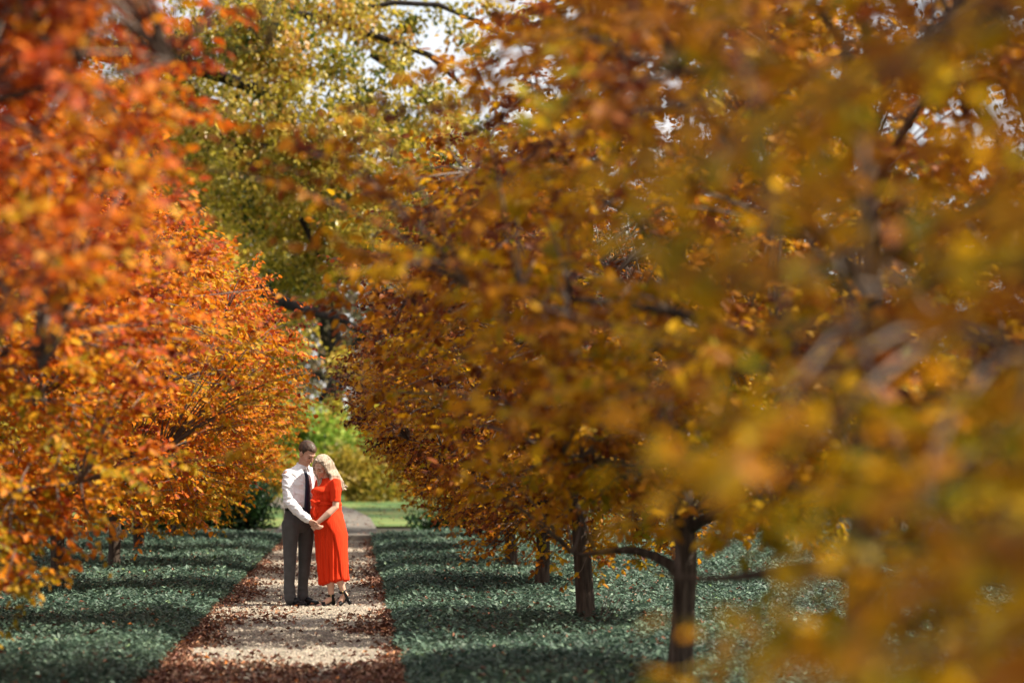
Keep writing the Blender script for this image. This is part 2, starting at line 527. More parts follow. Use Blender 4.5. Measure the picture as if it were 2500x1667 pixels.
PROF_R1 = [(.7, 1.5), (1.1, 2.0), (2.0, 2.2), (3.0, 2.3), (3.6, 1.9), (4.4, 1.25), (5.0, .6), (5.4, .1)]
PROF_RN = [(.6, .8), (.9, 1.1), (1.5, 1.5), (2.1, 2.05), (2.6, 2.35), (3.1, 2.5), (3.6, 2.35), (4.2, 1.9), (4.8, 1.2), (5.4, .2)]
LEFT = []
yl = [10.5, 16.5, 22.5, 28.5, 34.5, 40.5, 46.5]
proto = {}
for k, sd in enumerate((11, 12, 13)):
    kp = (lambda A, rng: clumped(A, .9, 3, -.3) and rng.random() < (1 if A[0] > .9 else .12) and A[2] > 2.75 - .25 * A[0]) if k == 0 else (lambda A, rng: clumped(A, 1.1, 5, -.22))
    proto['L%d' % k] = assemble_tree('orange_tree', make_tree_geo(sd, PROF_NL if k == 0 else PROF_L, 560 if k == 0 else 900, (1.0 if k == 2 else .45, 5.4), hue=hue_l, reach=.95 if k == 0 else .74, per=4 if k == 0 else 5, nl=10, keep=kp, bias=.16 if k == 0 else .03, leaf=(.05, .08)), M['orange'], 40, lambda P: P[:, 0] * .6 - P[:, 1] * .6, (LX, yl[k], 0))
    LEFT.append(proto['L%d' % k])
for k, y in enumerate(yl[3:]):
    LEFT.append(copy_tree(proto['L%d' % (2, 2, 1, 2)[k]], (LX + .1 * math.sin(k * 2.1), y, 0), (2.1, 0.9, 4.0, 5.2)[k], (1.0, 1.03, 1.06, 1.0)[k]))
ordn = ['first', 'second', 'third', 'fourth', 'fifth', 'sixth', 'seventh', 'eighth']
for k, t in enumerate(LEFT):
    tag(t, ['blurred orange and red tree at the upper left, first of its row', 'large blurred orange tree at the left edge, second of its row',
            'orange tree with drooping golden lower leaves, third of the row left of the path', 'orange tree level with the couple, fourth of the row left of the path',
            'orange tree with its bare trunk showing in the ground cover, fifth of the left row',
            'red-orange tree behind the man, sixth of the row left of the path', 'last and farthest orange tree of the row left of the path'][k],
        'tree', 'orange trees left of the path')

# right row -------------------------------------------------
COUPLE = Vector((-.45, 27.0, 0))
def corridor(base_y):
    def keep(A, rng):
        # gap cut into the crown to let the sun reach the couple
        p = Vector((A[0] + RX, A[1] + base_y, A[2]))
        for zc in (.3, .9, 1.5):
            q = COUPLE + Vector((0, 0, zc)); d = p - q
            t = d.dot(S)
            if t > 0 and (d - S * t).length < .62: return rng.random() < .06
        return True
    return keep
def near_keep(A, rng):               # the nearest tree was pruned back from the path
    x, y = A[0] + RX, A[1] + 4.6
    if y < 3.1: return False
    if .72 < x < 1.3 and 3.5 < y < 5.5 and .7 < A[2] < 1.5: return True
    lim = .235 * y - .43 + .10 * max(0, 2.2 - A[2]) 
    if x < lim: return False
    return clumped(A, 1.6, 21, .12) and rng.random() < (1 if A[0] < .6 else .8)  # side away from the path kept fuller to shade the leaves in view
def second_keep(A, rng):
    x, y, z = A[0] + RX, A[1] + 10.5, A[2]
    if x > 2.5 and z > 1.2: return True  # outer half thickened to darken the visible side of the crown
    if x < .9 and z > 3.15: return clumped(A, 1.6, 7, .2)
    if x < 0.2 and z < 1.75: return False
    if z < 1.0 and x < .6: return False
    if z < 1.2 and .95 < x < 2.0: return False
    return clumped(A, 1.4, 33, .06)
def third_keep(A, rng):
    x, y, z = A[0] + RX, A[1] + 16.5, A[2]
    if x > 2.5 and z > 1.2: return True  # dense outer half, there to shade the path side
    if x < 1.1 and z > 3.8: return clumped(A, 1.6, 9, .2)
    if x < .05 and z < 1.9: return False
    if z < .8 and x < .8: return False
    if z < 1.0 and x > 1.2: return False
    return clumped(A, 1.2, 41, -.04)

RIGHT = []
path_side = lambda P: -P[:, 0] * .6 - P[:, 1] * .6
yr = [4.6, 10.5, 16.5, 22.5, 28.9, 34.7, 40.7, 46.7, 52.6]  # the last position is an extra tree, added to shade the far path
RIGHT.append(assemble_tree('amber_tree', make_tree_geo(31, PROF_R1, 600, (.7, 5.0), hue=hue_r, bias=-.08, keep=near_keep, nl=8), M['amber'], 60, path_side, (RX, yr[0], 0)))
RIGHT.append(assemble_tree('amber_tree', make_tree_geo(32, PROF_RN, 700, (.75, 5.0), hue=hue_r, bias=-.03, keep=second_keep), M['amber'], 60, path_side, (RX, yr[1], 0)))
RIGHT.append(assemble_tree('amber_tree', make_tree_geo(33, PROF_RN, 760, (.65, 5.0), hue=hue_r, bias=.0, keep=third_keep), M['amber'], 60, path_side, (RX - .02, yr[2], 0)))
RIGHT.append(assemble_tree('amber_tree', make_tree_geo(34, PROF_R, 720, (.65, 5.2), hue=hue_r, bias=.12, per=5, leaf=(.046, .074), keep=lambda A, rng: clumped(A, 1.1, 51, -.2)), M['amber'], 40, path_side, (RX - .12, yr[3], 0)))
RIGHT.append(assemble_tree('amber_tree', make_tree_geo(35, PROF_R, 860, (.6, 5.2), hue=hue_r, keep=corridor(yr[4]), bias=.13, per=5, leaf=(.046, .074)), M['amber'], 40, path_side, (RX, yr[4], 0)))
for k, y in enumerate(yr[5:]):
    RIGHT.append(copy_tree(RIGHT[3], (RX + .1 * math.sin(k * 1.7), y, 0), (1.3, 3.4, 5.0, 2.2)[k], (1.05, 1.0, 1.08, 1.1)[k]))
for k, t in enumerate(RIGHT):
    tag(t, ['nearest amber tree, a large blur of gold and brown leaves along the right edge', 'strongly blurred amber tree reaching over the path, second of the right row',
            'amber tree with a dark blurred trunk in the ground cover, third of the right row',
            'amber tree with shoots at the foot of its trunk, fourth of the right row',
            'amber tree beside the couple with golden lower leaves, fifth of the right row',
            'amber tree with a thin distant trunk, sixth of the right row',
            'seventh amber tree of the row right of the path, arching over the path end', 'eighth amber tree of the row, just before the far end of the gravel path', 'farthest amber tree, added past the end of the gravel path to shade the far path'][k],
        'tree', 'amber trees right of the path')
# root suckers on the fourth right tree
tb = Tubes(); rng = np.random.default_rng(3)
for i in range(5):
    a = rng.uniform(-.6, .6); h = rng.uniform(.3, .55)
    tb.tube([(.09 * math.cos(a), .09 * math.sin(a) - .03, .03), (.16 + .06 * i * .5, -.06, h * .5), (.2 + .05 * i, -.08 + .03 * i, h)], (.007, .005, .003), 5)
link('root_shoots', tb.mesh('root_shoots'), RIGHT[3], M['twig'])

# ------------------------------------------------------------------ background trees and shrubs
def clump_tree(name, loc, blobs, mat, n, leaf, seed, limbs=None, trunk=None, tint0=.5, label='', cat='tree', group=None, flat=.8, shell=.45):
    """larger tree: leaves in clumps round the given ellipsoid blobs (cx,cy,cz,rx,ry,rz)"""
    rng = np.random.default_rng(seed)
    root = empty(name, loc)
    T = Tubes()
    if trunk: T.tube(*trunk, 12, .08, rng)
    for l in (limbs or []):
        tl = Tubes(); tl.tube(l[0], l[1], 9, .10, rng)
        link('limb' if trunk else 'stem', tl.mesh('limb'), root, M['limb'])
    TB = Tubes()
    P = []; TI = []
    vol = np.array([b[3] * b[4] * b[5] for b in blobs]) ** .67
    vol /= vol.sum()
    for b, v in zip(blobs, vol):
        k = int(n * v)
        nc = max(4, k // 70)
        cd = norm(rng.normal(0, 1, (nc, 3))) * (rng.uniform(shell ** 3, 1, (nc, 1)) ** (1 / 3))
        cc = np.array(b[:3]) + cd * np.array(b[3:6])
        idx = rng.integers(0, nc, k)
        sp = min(b[3:6]) * .17 + leaf * .8
        pts = cc[idx] + rng.normal(0, 1, (k, 3)) * sp * np.array([1, 1, flat])
        P.append(pts)
        TI.append((rng.normal(0, .26, nc))[idx])
        for c in cc[::3]:
            TB.tube((np.array(b[:3]) * .6 + c * .4, c), (leaf * .16, leaf * .05), 4)
    P = np.concatenate(P); TI = np.concatenate(TI); k = len(P)
    D = rng.normal(0, .6, (k, 3)) + np.array([0, 0, -.5])
    N = rng.normal(0, .6, (k, 3)) + np.array([0, 0, .6])
    L = rng.uniform(.75, 1.3, k) * leaf
    cm = leaf_mesh('crown', P, D, N, L, L * rng.uniform(.5, .7, k), tint0 + TI + rng.normal(0, .15, k), rng.random(k), 1)
    c = link('crown', cm, root, mat); c['kind'] = 'stuff'
    if T.v: link('trunk', T.mesh('trunk'), root, M['limb'])
    link('twigs', TB.mesh('twigs'), c, M['limb'])['kind'] = 'stuff'
    tag(root, label, cat, group)
    return root

BY = 62.0
RUSSET = []
def bgp(px, py, dy=0):
    d = BY + dy
    return np.array([(px - 816) / 5553 * d - (-9.5), dy, 1.6 + (1060 - py) / 5553 * d])
limbs = [
    ([bgp(0, 60), bgp(250, 120), bgp(360, 130), bgp(440, 155), bgp(520, 180), bgp(590, 205), bgp(655, 265), bgp(672, 300)], (.36, .30, .24, .18, .16, .15, .13, .09)),
    ([bgp(0, 190), bgp(250, 210), bgp(400, 212), bgp(460, 240), bgp(505, 275), bgp(528, 310), bgp(535, 360)], (.3, .24, .17, .15, .14, .11, .07)),
    ([bgp(520, 140), bgp(580, 150), bgp(640, 170), bgp(700, 210)], (.07, .06, .05, .03)),
    ([bgp(440, 60), bgp(620, 20), bgp(740, 40), bgp(870, 80), bgp(985, 122), bgp(1060, 190)], (.14, .12, .10, .09, .08, .05)),
    ([bgp(740, 40), bgp(900, 0), bgp(1006, 4), bgp(1090, 40), bgp(1162, 80), bgp(1240, 100)], (.08, .07, .07, .06, .05, .03)),
    ([bgp(850, 118, 2), bgp(900, 150, 2), bgp(956, 200, 2), bgp(1000, 260, 2)], (.12, .11, .09, .05)),
    ([bgp(560, 640, -3), bgp(640, 690, -3), bgp(690, 708, -3), bgp(740, 722, -3), bgp(790, 735, -3), bgp(850, 780, -3)], (.17, .15, .14, .12, .10, .05)),
    ([bgp(735, 920, -6), bgp(755, 890, -6), bgp(762, 868, -6), bgp(775, 880, -6), bgp(800, 866, -6)], (.06, .055, .05, .05, .03)),
    ([bgp(690, 500), bgp(720, 560), bgp(740, 600)], (.08, .07, .05)),
]
blobs = []
rb = random.Random(4)
for (px, py, r) in [(480, 330, 1.0), (560, 330, 1.1), (640, 330, 1.2), (720, 220, 1.2), (780, 330, 1.2), (700, 420, 1.2), (640, 480, 1.1), (800, 460, 1.1), (860, 300, 1.0),
                    (600, 40, 1.2), (700, -40, 1.2), (480, 60, 1.1), (560, 110, .9), (660, 120, .9), (820, 180, .9), (680, 560, 1.0), (640, 640, 1.0), (700, 640, .9), (760, 600, .9), (850, 540, 1.0), (920, 420, 1.0),
                    (960, 320, 1.0), (560, 420, 1.0), (880, 20, .8), (1000, 250, .9), (1050, 340, 1.0), (380, 250, 1.2), (300, 150, 1.3), (350, 380, 1.2), (745, 930, .35), (780, 850, .45), (1020, 480, 1.0), (930, 560, .9),
                    (690, 730, .5), (640, 760, .7), (780, 30, .6), (860, 80, .5), (940, 110, .5), (960, 20, .5), (1040, 60, .35), (1120, 90, .45), (1180, 30, .5), (1090, 10, .4)]:
    dy = rb.uniform(-3.5, 2.0)
    c = bgp(px, py, dy)
    blobs.append((c[0], c[1], c[2], r * 1.15, r * 1.3, r * .85))
clump_tree('old_tree', (-9.5, BY, 0), blobs, M['lime'], 40000, .165, 41, limbs,
           ([(0, 0, -.2), (.0, .1, 1.0), (.1, 0, 4), (-.2, .1, 8), (0, 0, 12), (.4, 0, 16)], (.75, .6, .5, .42, .34, .2)), .58,
           'tall old tree with yellow-green leaves and dark sagging limbs behind the alley', 'tree')

def far_tree(name, x, y, h, r, mat, seed, label, n=9000, leaf=.34, group='trees in the far park', tint0=.5, zc=.58):
    rr = random.Random(seed)
    bl = []
    for k in range(10):
        a = rr.uniform(0, 6.28); q = rr.uniform(.1, .75) * r
        z = h * rr.uniform(.22, .92)
        s = r * rr.uniform(.3, .5) * (1.15 - .5 * abs(z / h - .5))
        bl.append((q * math.cos(a), q * math.sin(a), z, s, s, s * .9))
    z0 = rise(x, y)
    lm = [([(0, 0, h * .3), (b[0] * .5, b[1] * .5, h * .3 + (b[2] - h * .3) * .6), b[:3]], (.22, .15, .05)) for b in bl[:7]]
    return clump_tree(name, (x, y, z0), bl, mat, n, leaf, seed, lm, ([(0, 0, -.3), (.1, 0, h * .3), (0, .1, h * .6), (.1, 0, h * .85)], (.42, .34, .22, .06)), tint0, label, 'tree', group)

far_tree('brown_tree', -1.0, 112, 16, 6.5, M['hazel'], 51, 'dull brown tree seen in the gap above the couple', 9000, .3)
far_tree('brown_tree', -11, 120, 19, 8, M['hazel'], 52, 'large dull brown tree behind the yellow-green tree', 9000, .36)
far_tree('russet_tree', 11.5, 72, 17.5, 5.8, M['brown'], 53, 'russet tree behind the amber row, nearest to the gap of sky', 11000, .2, 'russet trees behind the amber row')
far_tree('russet_tree', 20, 66, 17, 6.5, M['brown'], 54, 'russet tree behind the amber row, second from the gap of sky', 11000, .2, 'russet trees behind the amber row')
far_tree('russet_tree', 30, 82, 19, 9, M['brown'], 55, 'tall russet tree behind the amber row towards the right edge', 10000, .28, 'russet trees behind the amber row')
far_tree('golden_tree', 7, 128, 15, 7, M['olive'], 56, 'faint golden tree far beyond the lawn', 8000, .4)
far_tree('golden_tree', -17, 88, 17, 8, M['lime'], 57, 'yellow tree far behind the orange row at the upper left', 10000, .3)
far_tree('golden_tree', -6.2, 82, 19, 5.5, M['lime'], 58, 'yellow tree seen between the dark limbs of the old tree', 12000, .26, tint0=.62)
far_tree('brown_tree', -5.2, 104, 15, 5.5, M['hazel'], 59, 'dull brown tree low between orange row and old tree', 9000, .3)
for k, (x, y) in enumerate([(11.2, 15.5), (11.6, 22.5), (11.0, 29.5), (11.5, 37), (11.2, 45)]):
    t = copy_tree(RIGHT[3], (x, y, 0), k * 1.37 + .4, 1.0 + .06 * (k % 3))
    tag(t, ['first', 'second', 'third', 'fourth', 'fifth'][k] + ' tree from the camera in the shaded row behind the amber trees', 'tree', 'second row behind the amber trees')

for k, (x, y, rx, h) in enumerate([(5.6, 54, 1.7, 2.6), (8.8, 52.5, 2.0, 3.2), (12.0, 54, 2.0, 2.9), (15.2, 52, 2.1, 3.6), (18.5, 54, 2.2, 3.2)]):
    RUSSET.append((x, y, rx, h, k))
# far treeline: one mass
rng = np.random.default_rng(77)
n = 46000
nc = 420
cx = rng.uniform(-75, 95, nc); cz = rng.uniform(0, 1, nc) ** .8
hh = 13 + 4 * np.sin(cx * .11) + 3 * np.sin(cx * .27 + 1)
cc = np.stack([cx, 150 + rng.uniform(-6, 10, nc), 1 + rise(0, 150) + cz * hh], 1)
idx = rng.integers(0, nc, n)
P = cc[idx] + rng.normal(0, 1, (n, 3)) * np.array([1.6, 1.6, 1.2])
me = leaf_mesh('treeline', P, rng.normal(0, 1, (n, 3)), rng.normal(0, 1, (n, 3)) + np.array([0, 0, .6]), rng.uniform(.4, .8, n), rng.uniform(.3, .5, n), .5 + rng.normal(0, .25, nc)[idx], rng.random(n), 1)
tag(link('treeline', me, None, M['hazel']), 'far brown-green wood closing the view behind the park', 'wood', None, 'stuff')

# shrubs beyond the end of the path
def shrub(name, x, y, rx, rz, mat, seed, label, n=5000, leaf=.14, tint0=.5, grp=None):
    rr = random.Random(seed)
    bl = [(rr.uniform(-.6, .6) * rx, rr.uniform(-.5, .5) * rx, rz * rr.uniform(.25, .75), rx * rr.uniform(.3, .5), rx * .45, rz * rr.uniform(.25, .4)) for _ in range(8)]
    st = [([(b[0] * .2, b[1] * .2, 0), (b[0] * .7, b[1] * .7, b[2])], (.03, .012)) for b in bl]
    return clump_tree(name, (x, y, rise(x, y)), bl, mat, n, leaf, seed, st, None, tint0, label, 'shrub', grp)
for x, y, rx, h, k in RUSSET:
    shrub('russet_bush', x, y, rx, h, M['brown'], 90 + k, ['russet bush by the end of the amber row, first', 'russet bush behind the amber trunks, second', 'russet bush behind the amber trunks, third', 'russet bush behind the amber trunks, fourth', 'russet bush behind the amber trunks, fifth'][k] + ' from the path', 6500, .11, .45, 'russet bushes behind the amber row')
shrub('green_shrub', -.55, 92, 3.2, 3.3, M['green'], 61, 'bright green big-leaved shrub beyond the lawn, right above the woman', 5000, .26, .6, 'shrubs beyond the lawn')
shrub('green_shrub', -4.4, 96, 2.8, 2.8, M['green'], 62, 'bright green shrub beyond the lawn behind the man', 4000, .26, .5, 'shrubs beyond the lawn')
shrub('green_shrub', 2.4, 90, 2.4, 2.4, M['green'], 65, 'bluish green shrub beside the far end of the amber row', 4000, .24, .25, 'shrubs beyond the lawn')
shrub('yellow_shrub', .1, 82, 2.0, 1.7, M['olive'], 63, 'low yellow-olive shrub at the edge of the lawn', 4500, .2, .4, 'shrubs beyond the lawn')
shrub('yellow_shrub', -3.4, 78, 1.4, 2.0, M['olive'], 64, 'low yellow-olive shrub seen between man and orange row', 3500, .2, .6, 'shrubs beyond the lawn')
shrub('dark_shrub', -2.9, 53.5, 1.2, 1.4, M['darkgreen'], 66, 'dark green bush at the end of the ground cover left of the man', 8000, .10, .5)
shrub('dark_shrub', -4.9, 53.8, 1.4, 1.5, M['darkgreen'], 67, 'dark green bush half hidden behind the orange row', 8000, .10, .5)
shrub('dark_shrub', 2.1, 54.5, 1.0, .5, M['darkgreen'], 68, 'low dark bush in shade by the far end of the amber row', 3500, .10, .3)

# ------------------------------------------------------------------ fallen leaves
def litter():
    rng = np.random.default_rng(9)
    n0 = 74000
    x = rng.uniform(PX0 - .1, PX1 + .1, n0); y = 13.5 + (49 - 13.5) * rng.random(n0) ** 1.15
    dl = x - PX0; dr = PX1 - x
    nb = np.array([noise.noise((a * 1.1, b * .55, 4)) for a, b in zip(x, y)])
    nf = np.array([noise.noise((a * 3.1, b * 2.2, 9)) for a, b in zip(x, y)])
    wl = .20 * (1 + 1.6 * np.clip(np.array([noise.noise((1.5, b * .45, 2)) for b in y]), -.4, 1)); wr_ = .16 * (1 + 1.6 * np.clip(np.array([noise.noise((7.5, b * .45, 2)) for b in y]), -.4, 1))
    d = .8 * np.exp(-(np.clip(dl, 0, 9) / wl) ** 2) + .8 * np.exp(-(np.clip(dr, 0, 9) / wr_) ** 2)
    d += .30 * np.clip((19.2 + .6 * nf - y) / 1.0, 0, 1)
    d += .16 * np.clip((20.0 + 2.2 * nb + .8 * nf - y) / 1.6, 0, 1)
    d += .12 * np.clip((nb - .16) * 4, 0, 1) * np.clip((27 - y) / 3, 0, 1)
    d += .30 * np.exp(-((y - 24.7) / .9) ** 2) * np.clip(1 - dl / 1.5, 0, 1) + .30 * np.exp(-((y - 24.0) / 1.2) ** 2) * np.clip(1 - dr / .8, 0, 1)
    d += .10 * np.exp(-((y - 36) / 3.0) ** 2)
    d = d * (1 + 1.3 * nb + .8 * nf) + .012
    far = np.clip((y - 27) / 20, 0, 1)
    keep = rng.random(n0) < np.clip(d, 0, 1) * (1 - .35 * far)
    x, y = x[keep], y[keep]
    # leaves lying on the ground cover
    m = 5200
    xs = np.where(rng.random(m) < .45, rng.uniform(-7, PX0, m), rng.uniform(PX1, 8, m)); ys = rng.uniform(14, 45, m)
    zs = np.array([mound(a, b) for a, b in zip(xs, ys)]) + .055
    fx = rng.uniform(-6, 4, 3000); fy = rng.uniform(49.5, 84, 3000); fk = rng.random(3000) < np.array([.5 + noise.noise((a * .5, b * .25, 3)) for a, b in zip(fx, fy)]); fx, fy = fx[fk], fy[fk]
    fz = np.array([.135 + rise(a, b) for a, b in zip(fx, fy)])
    xs = np.concatenate([xs, fx]); ys = np.concatenate([ys, fy]); zs = np.concatenate([zs, fz])
    n = len(x)
    z = .022 + rng.uniform(0, .022, n) + .012 * np.exp(-np.minimum(x - PX0, PX1 - x).clip(0) / .2)
    P = np.concatenate([np.stack([x, y, z], 1), np.stack([xs, ys, zs], 1)])
    n = len(P)
    az = rng.uniform(0, 6.283, n)
    D = np.stack([np.cos(az), np.sin(az), rng.normal(.05, .22, n)], 1)
    N = np.stack([rng.normal(0, .38, n), rng.normal(0, .38, n), np.ones(n)], 1)
    L = rng.uniform(.036, .068, n); W = L * rng.uniform(.5, .8, n)
    tint = np.clip(.40 + rng.normal(0, .26, n), 0, .95)
    tint[rng.random(n) < .012] = 1
    rnd = rng.random(n)
    order = np.argsort(P[:, 1] + np.where(P[:, 2] > .06, 6, 0) - 300 * (P[:, 1] < 17.6))   # nearest in view first
    vis = np.nonzero((P[:, 1] > 17.7) & (P[:, 2] < .06))[0]
    vis = vis[np.argsort(P[vis, 1])][:290]
    sel = np.zeros(n, bool); sel[vis] = True
    k = ~sel
    me = leaf_mesh('leaf_litter', P[k], D[k], N[k], L[k], W[k], tint[k], rnd[k], 1, .5, .25)
    tag(link('leaf_litter', me, None, M['litter']), 'carpet of fallen red-brown leaves along the gravel path', 'fallen leaves', None, 'stuff')
    for i in vis:
        d_ = Vector(D[i]).normalized(); nn = Vector(N[i]); nn = (nn - d_ * nn.dot(d_)).normalized(); s = nn.cross(d_)
        o = link('fallen_leaf', unit_leaf('litter', M['litter'], float(tint[i]), float(rnd[i])))
        mt = Matrix((d_, s, nn)).transposed().to_4x4() @ Matrix.Scale(float(L[i]), 4)
        mt.translation = Vector(P[i]); o.matrix_basis = mt
        tag(o, 'fallen leaf at the near end of the gravel path along the bottom edge', 'leaf', 'single fallen leaves on the near path')
litter()

def pebbles():
    rng = np.random.default_rng(19)
    n = 52000
    x = rng.uniform(PX0, PX1, n); y = 15 + 33 * rng.random(n) ** 1.4
    r_ = rng.uniform(.006, .016, n) * (1 + (y - 15) / 60)
    az = rng.uniform(0, 6.28, n)
    base = np.array([[1, 0, 0], [-.3, .9, 0], [-.7, -.6, 0], [0, 0, 1.0]])
    V = np.empty((n, 4, 3))
    for k in range(4):
        bx, by, bz = base[k]
        V[:, k, 0] = x + r_ * (bx * np.cos(az) - by * np.sin(az))
        V[:, k, 1] = y + r_ * (bx * np.sin(az) + by * np.cos(az))
        V[:, k, 2] = .012 + r_ * bz * rng.uniform(.6, 1.1, n) + .004
    F0 = np.array([[0, 1, 3], [1, 2, 3], [2, 0, 3]])
    F = (np.arange(n)[:, None, None] * 4 + F0[None]).reshape(-1, 3)
    A = np.zeros((n, 4, 4), np.float32); A[:, :, 0] = rng.random(n)[:, None]; A[:, :, 1] = rng.random(n)[:, None]; A[:, :, 3] = 1
    me = fast_mesh('loose_gravel', V.reshape(-1, 3), F, A.reshape(-1, 4), 3)
    tag(link('loose_gravel', me, None, M['pebble']), 'loose pale gravel grains on the path surface', 'gravel', None, 'stuff')
M['pebble'] = leaf_mat('gravel_grain', [(0, (.17, .14, .11)), (.5, (.31, .265, .21)), (1, (.45, .395, .32))], 0.0, .9, .15)
pebbles()

# ------------------------------------------------------------------ people
def cloth_mat(name, col, rough=.8, var=.12, bump=.25, bscale=35, sheen=.15, stretch=None):
    lo = tuple(c * (1 - var) for c in col); hi = tuple(min(1, c * (1 + var)) for c in col)
    return noise_mat(name, [(.3, lo), (.7, hi)], 14, 4, rough, bump, bscale, .25, stretch, .01, sheen)
M['skin'] = noise_mat('skin', [(.3, (.50, .27, .185)), (.7, (.58, .33, .235))], 18, 3, .5, .05, 90, .4)
M['skin_f'] = noise_mat('pale_skin', [(.3, (.60, .36, .26)), (.7, (.68, .43, .32))], 18, 3, .5, .05, 90, .4)
M['shirt'] = cloth_mat('white_shirt_cotton', (.84, .84, .87), .75, .03, .5, 9)
M['trouser'] = cloth_mat('charcoal_wool', (.075, .075, .077), .85, .15, .3, 12)
M['tie'] = cloth_mat('navy_tie_silk', (.010, .014, .04), .45, .1, .1, 60)
M['black'] = cloth_mat('black_leather', (.008, .008, .009), .3, .1, .08, 30, 0)
M['red'] = cloth_mat('orange_red_dress_fabric', (.74, .040, .006), .9, .10, .9, 26, 0, (2.6, 2.6, .22))
M['gold'] = noise_mat('gold_buckle', [(.3, (.7, .5, .2)), (.7, (.8, .6, .3))], 5, 2, .3)
M['hair_m'] = noise_mat('dark_brown_hair', [(.3, (.026, .015, .009)), (.7, (.10, .055, .032))], 40, 6, .45, .6, 60, .4, (1, 1, .35))
M['hair_f'] = noise_mat('blonde_hair', [(.28, (.15, .10, .065)), (.5, (.42, .33, .24)), (.72, (.66, .57, .47))], 30, 6, .5, .9, 60, .35, (3.6, 3.6, .22))
M['lip'] = noise_mat('lips', [(.3, (.42, .13, .11)), (.7, (.5, .18, .15))], 10, 2, .4)
M['lash'] = noise_mat('dark_lashes', [(.3, (.02, .012, .01)), (.7, (.05, .03, .02))], 10, 2, .6)

class Solid:
    """overlapping closed shapes, fused into one continuous surface"""
    def __init__(self): self.v = []; self.f = []
    def loft(self, rings, n=28):
        base = len(self.v)
        for c, u, v, ru, rv in rings:
            c = Vector(c); u = Vector(u); v = Vector(v)
            for k in range(n):
                a = 2 * math.pi * k / n
                self.v.append(c + u * (ru * math.cos(a)) + v * (rv * math.sin(a)))
        m = len(rings)
        for i in range(m - 1):
            for k in range(n):
                a = base + i * n + k; b = base + i * n + (k + 1) % n
                self.f.append((a, b, b + n, a + n))
        self.f.append(tuple(base + k for k in reversed(range(n))))
        self.f.append(tuple(base + (m - 1) * n + k for k in range(n)))
        return self
    def ell(self, c, r, B=None, n=16):
        B = B or (Vector((1, 0, 0)), Vector((0, 1, 0)), Vector((0, 0, 1)))
        c = Vector(c); base = len(self.v)
        if not hasattr(r, '__len__'): r = (r, r, r)
        self.v.append(c - B[2] * r[2])
        for i in range(1, n):
            t = math.pi * i / n
            for k in range(2 * n):
                a = math.pi * k / n
                self.v.append(c + B[0] * (r[0] * math.sin(t) * math.cos(a)) + B[1] * (r[1] * math.sin(t) * math.sin(a)) - B[2] * (r[2] * math.cos(t)))
        self.v.append(c + B[2] * r[2])
        N = 2 * n
        for k in range(N): self.f.append((base, base + 1 + (k + 1) % N, base + 1 + k))
        for i in range(n - 2):
            for k in range(N):
                a = base + 1 + i * N + k; b = base + 1 + i * N + (k + 1) % N
                self.f.append((a, b, b + N, a + N))
        e = len(self.v) - 1
        for k in range(N): self.f.append((e, e - N + k, e - N + (k + 1) % N))
        return self
    def chain(self, pts, rad, n=16, flat=None):
        """tapered limb through pts with round ends; flat = (axis, factor)"""
        pts = [Vector(p) for p in pts]
        rings = []
        up = Vector((.2, .9, .35))
        u = None
        m = len(pts)
        def frame(d, u):
            u = d.cross(up) if u is None else u - d * u.dot(d)
            u.normalize(); return u, d.cross(u)
        d0 = (pts[1] - pts[0]).normalized(); u, v = frame(d0, u)
        for q in (.95, .7, .35):
            rings.append((pts[0] - d0 * rad[0] * q, u, v, rad[0] * math.sqrt(1 - q * q), rad[0] * math.sqrt(1 - q * q)))
        for i, p in enumerate(pts):
            d = (pts[min(i + 1, m - 1)] - pts[max(0, i - 1)]).normalized()
            u, v = frame(d, u)
            rings.append((p, u, v, rad[i], rad[i]))
        for q in (.35, .7, .95):
            rings.append((pts[-1] + d * rad[-1] * q, u, v, rad[-1] * math.sqrt(1 - q * q), rad[-1] * math.sqrt(1 - q * q)))
        return self.loft(rings, n)
    def raw(self, name):
        return pymesh(name, self.v, self.f, True)
    def build(self, name, mat, parent, voxel=.006, smooth=4, disp=None, origin=None):
        me = self.raw(name)
        ob = bpy.data.objects.new(name, me); C.objects.link(ob)
        if voxel:
            r = ob.modifiers.new('r', 'REMESH'); r.mode = 'VOXEL'; r.voxel_size = voxel; r.use_smooth_shade = True
            if smooth:
                sm = ob.modifiers.new('s', 'SMOOTH'); sm.factor = .5; sm.iterations = smooth
            dg = bpy.context.evaluated_depsgraph_get()
            new = bpy.data.meshes.new_from_object(ob.evaluated_get(dg))
            ob.modifiers.clear(); ob.data = new; bpy.data.meshes.remove(me); me = new; me.name = name
            me.polygons.foreach_set('use_smooth', [True] * len(me.polygons))
        if disp:
            nv = len(me.vertices)
            co = np.empty(nv * 3, np.float32); me.vertices.foreach_get('co', co); co = co.reshape(-1, 3)
            nr = np.empty(nv * 3, np.float32); me.vertex_normals.foreach_get('vector', nr); nr = nr.reshape(-1, 3)
            dd = np.array([disp(Vector(p)) for p in co.tolist()], np.float32)
            me.vertices.foreach_set('co', (co + nr * dd[:, None]).ravel())
            me.update()
        o = parent.location
        me.transform(Matrix.Translation(-o))
        ob.parent = parent
        me.materials.clear(); me.materials.append(mat)
        return ob

def rot_frame(F, roll=0.0):
    F = F.normalized(); Rr = F.cross(Vector((0, 0, 1))).normalized(); U = Rr.cross(F).normalized()
    if roll:
        q = Matrix.Rotation(roll, 3, F); Rr = q @ Rr; U = q @ U
    return F, Rr, U

Y0 = 27.0
def W(x, d, z): return Vector((x, Y0 + d, z))

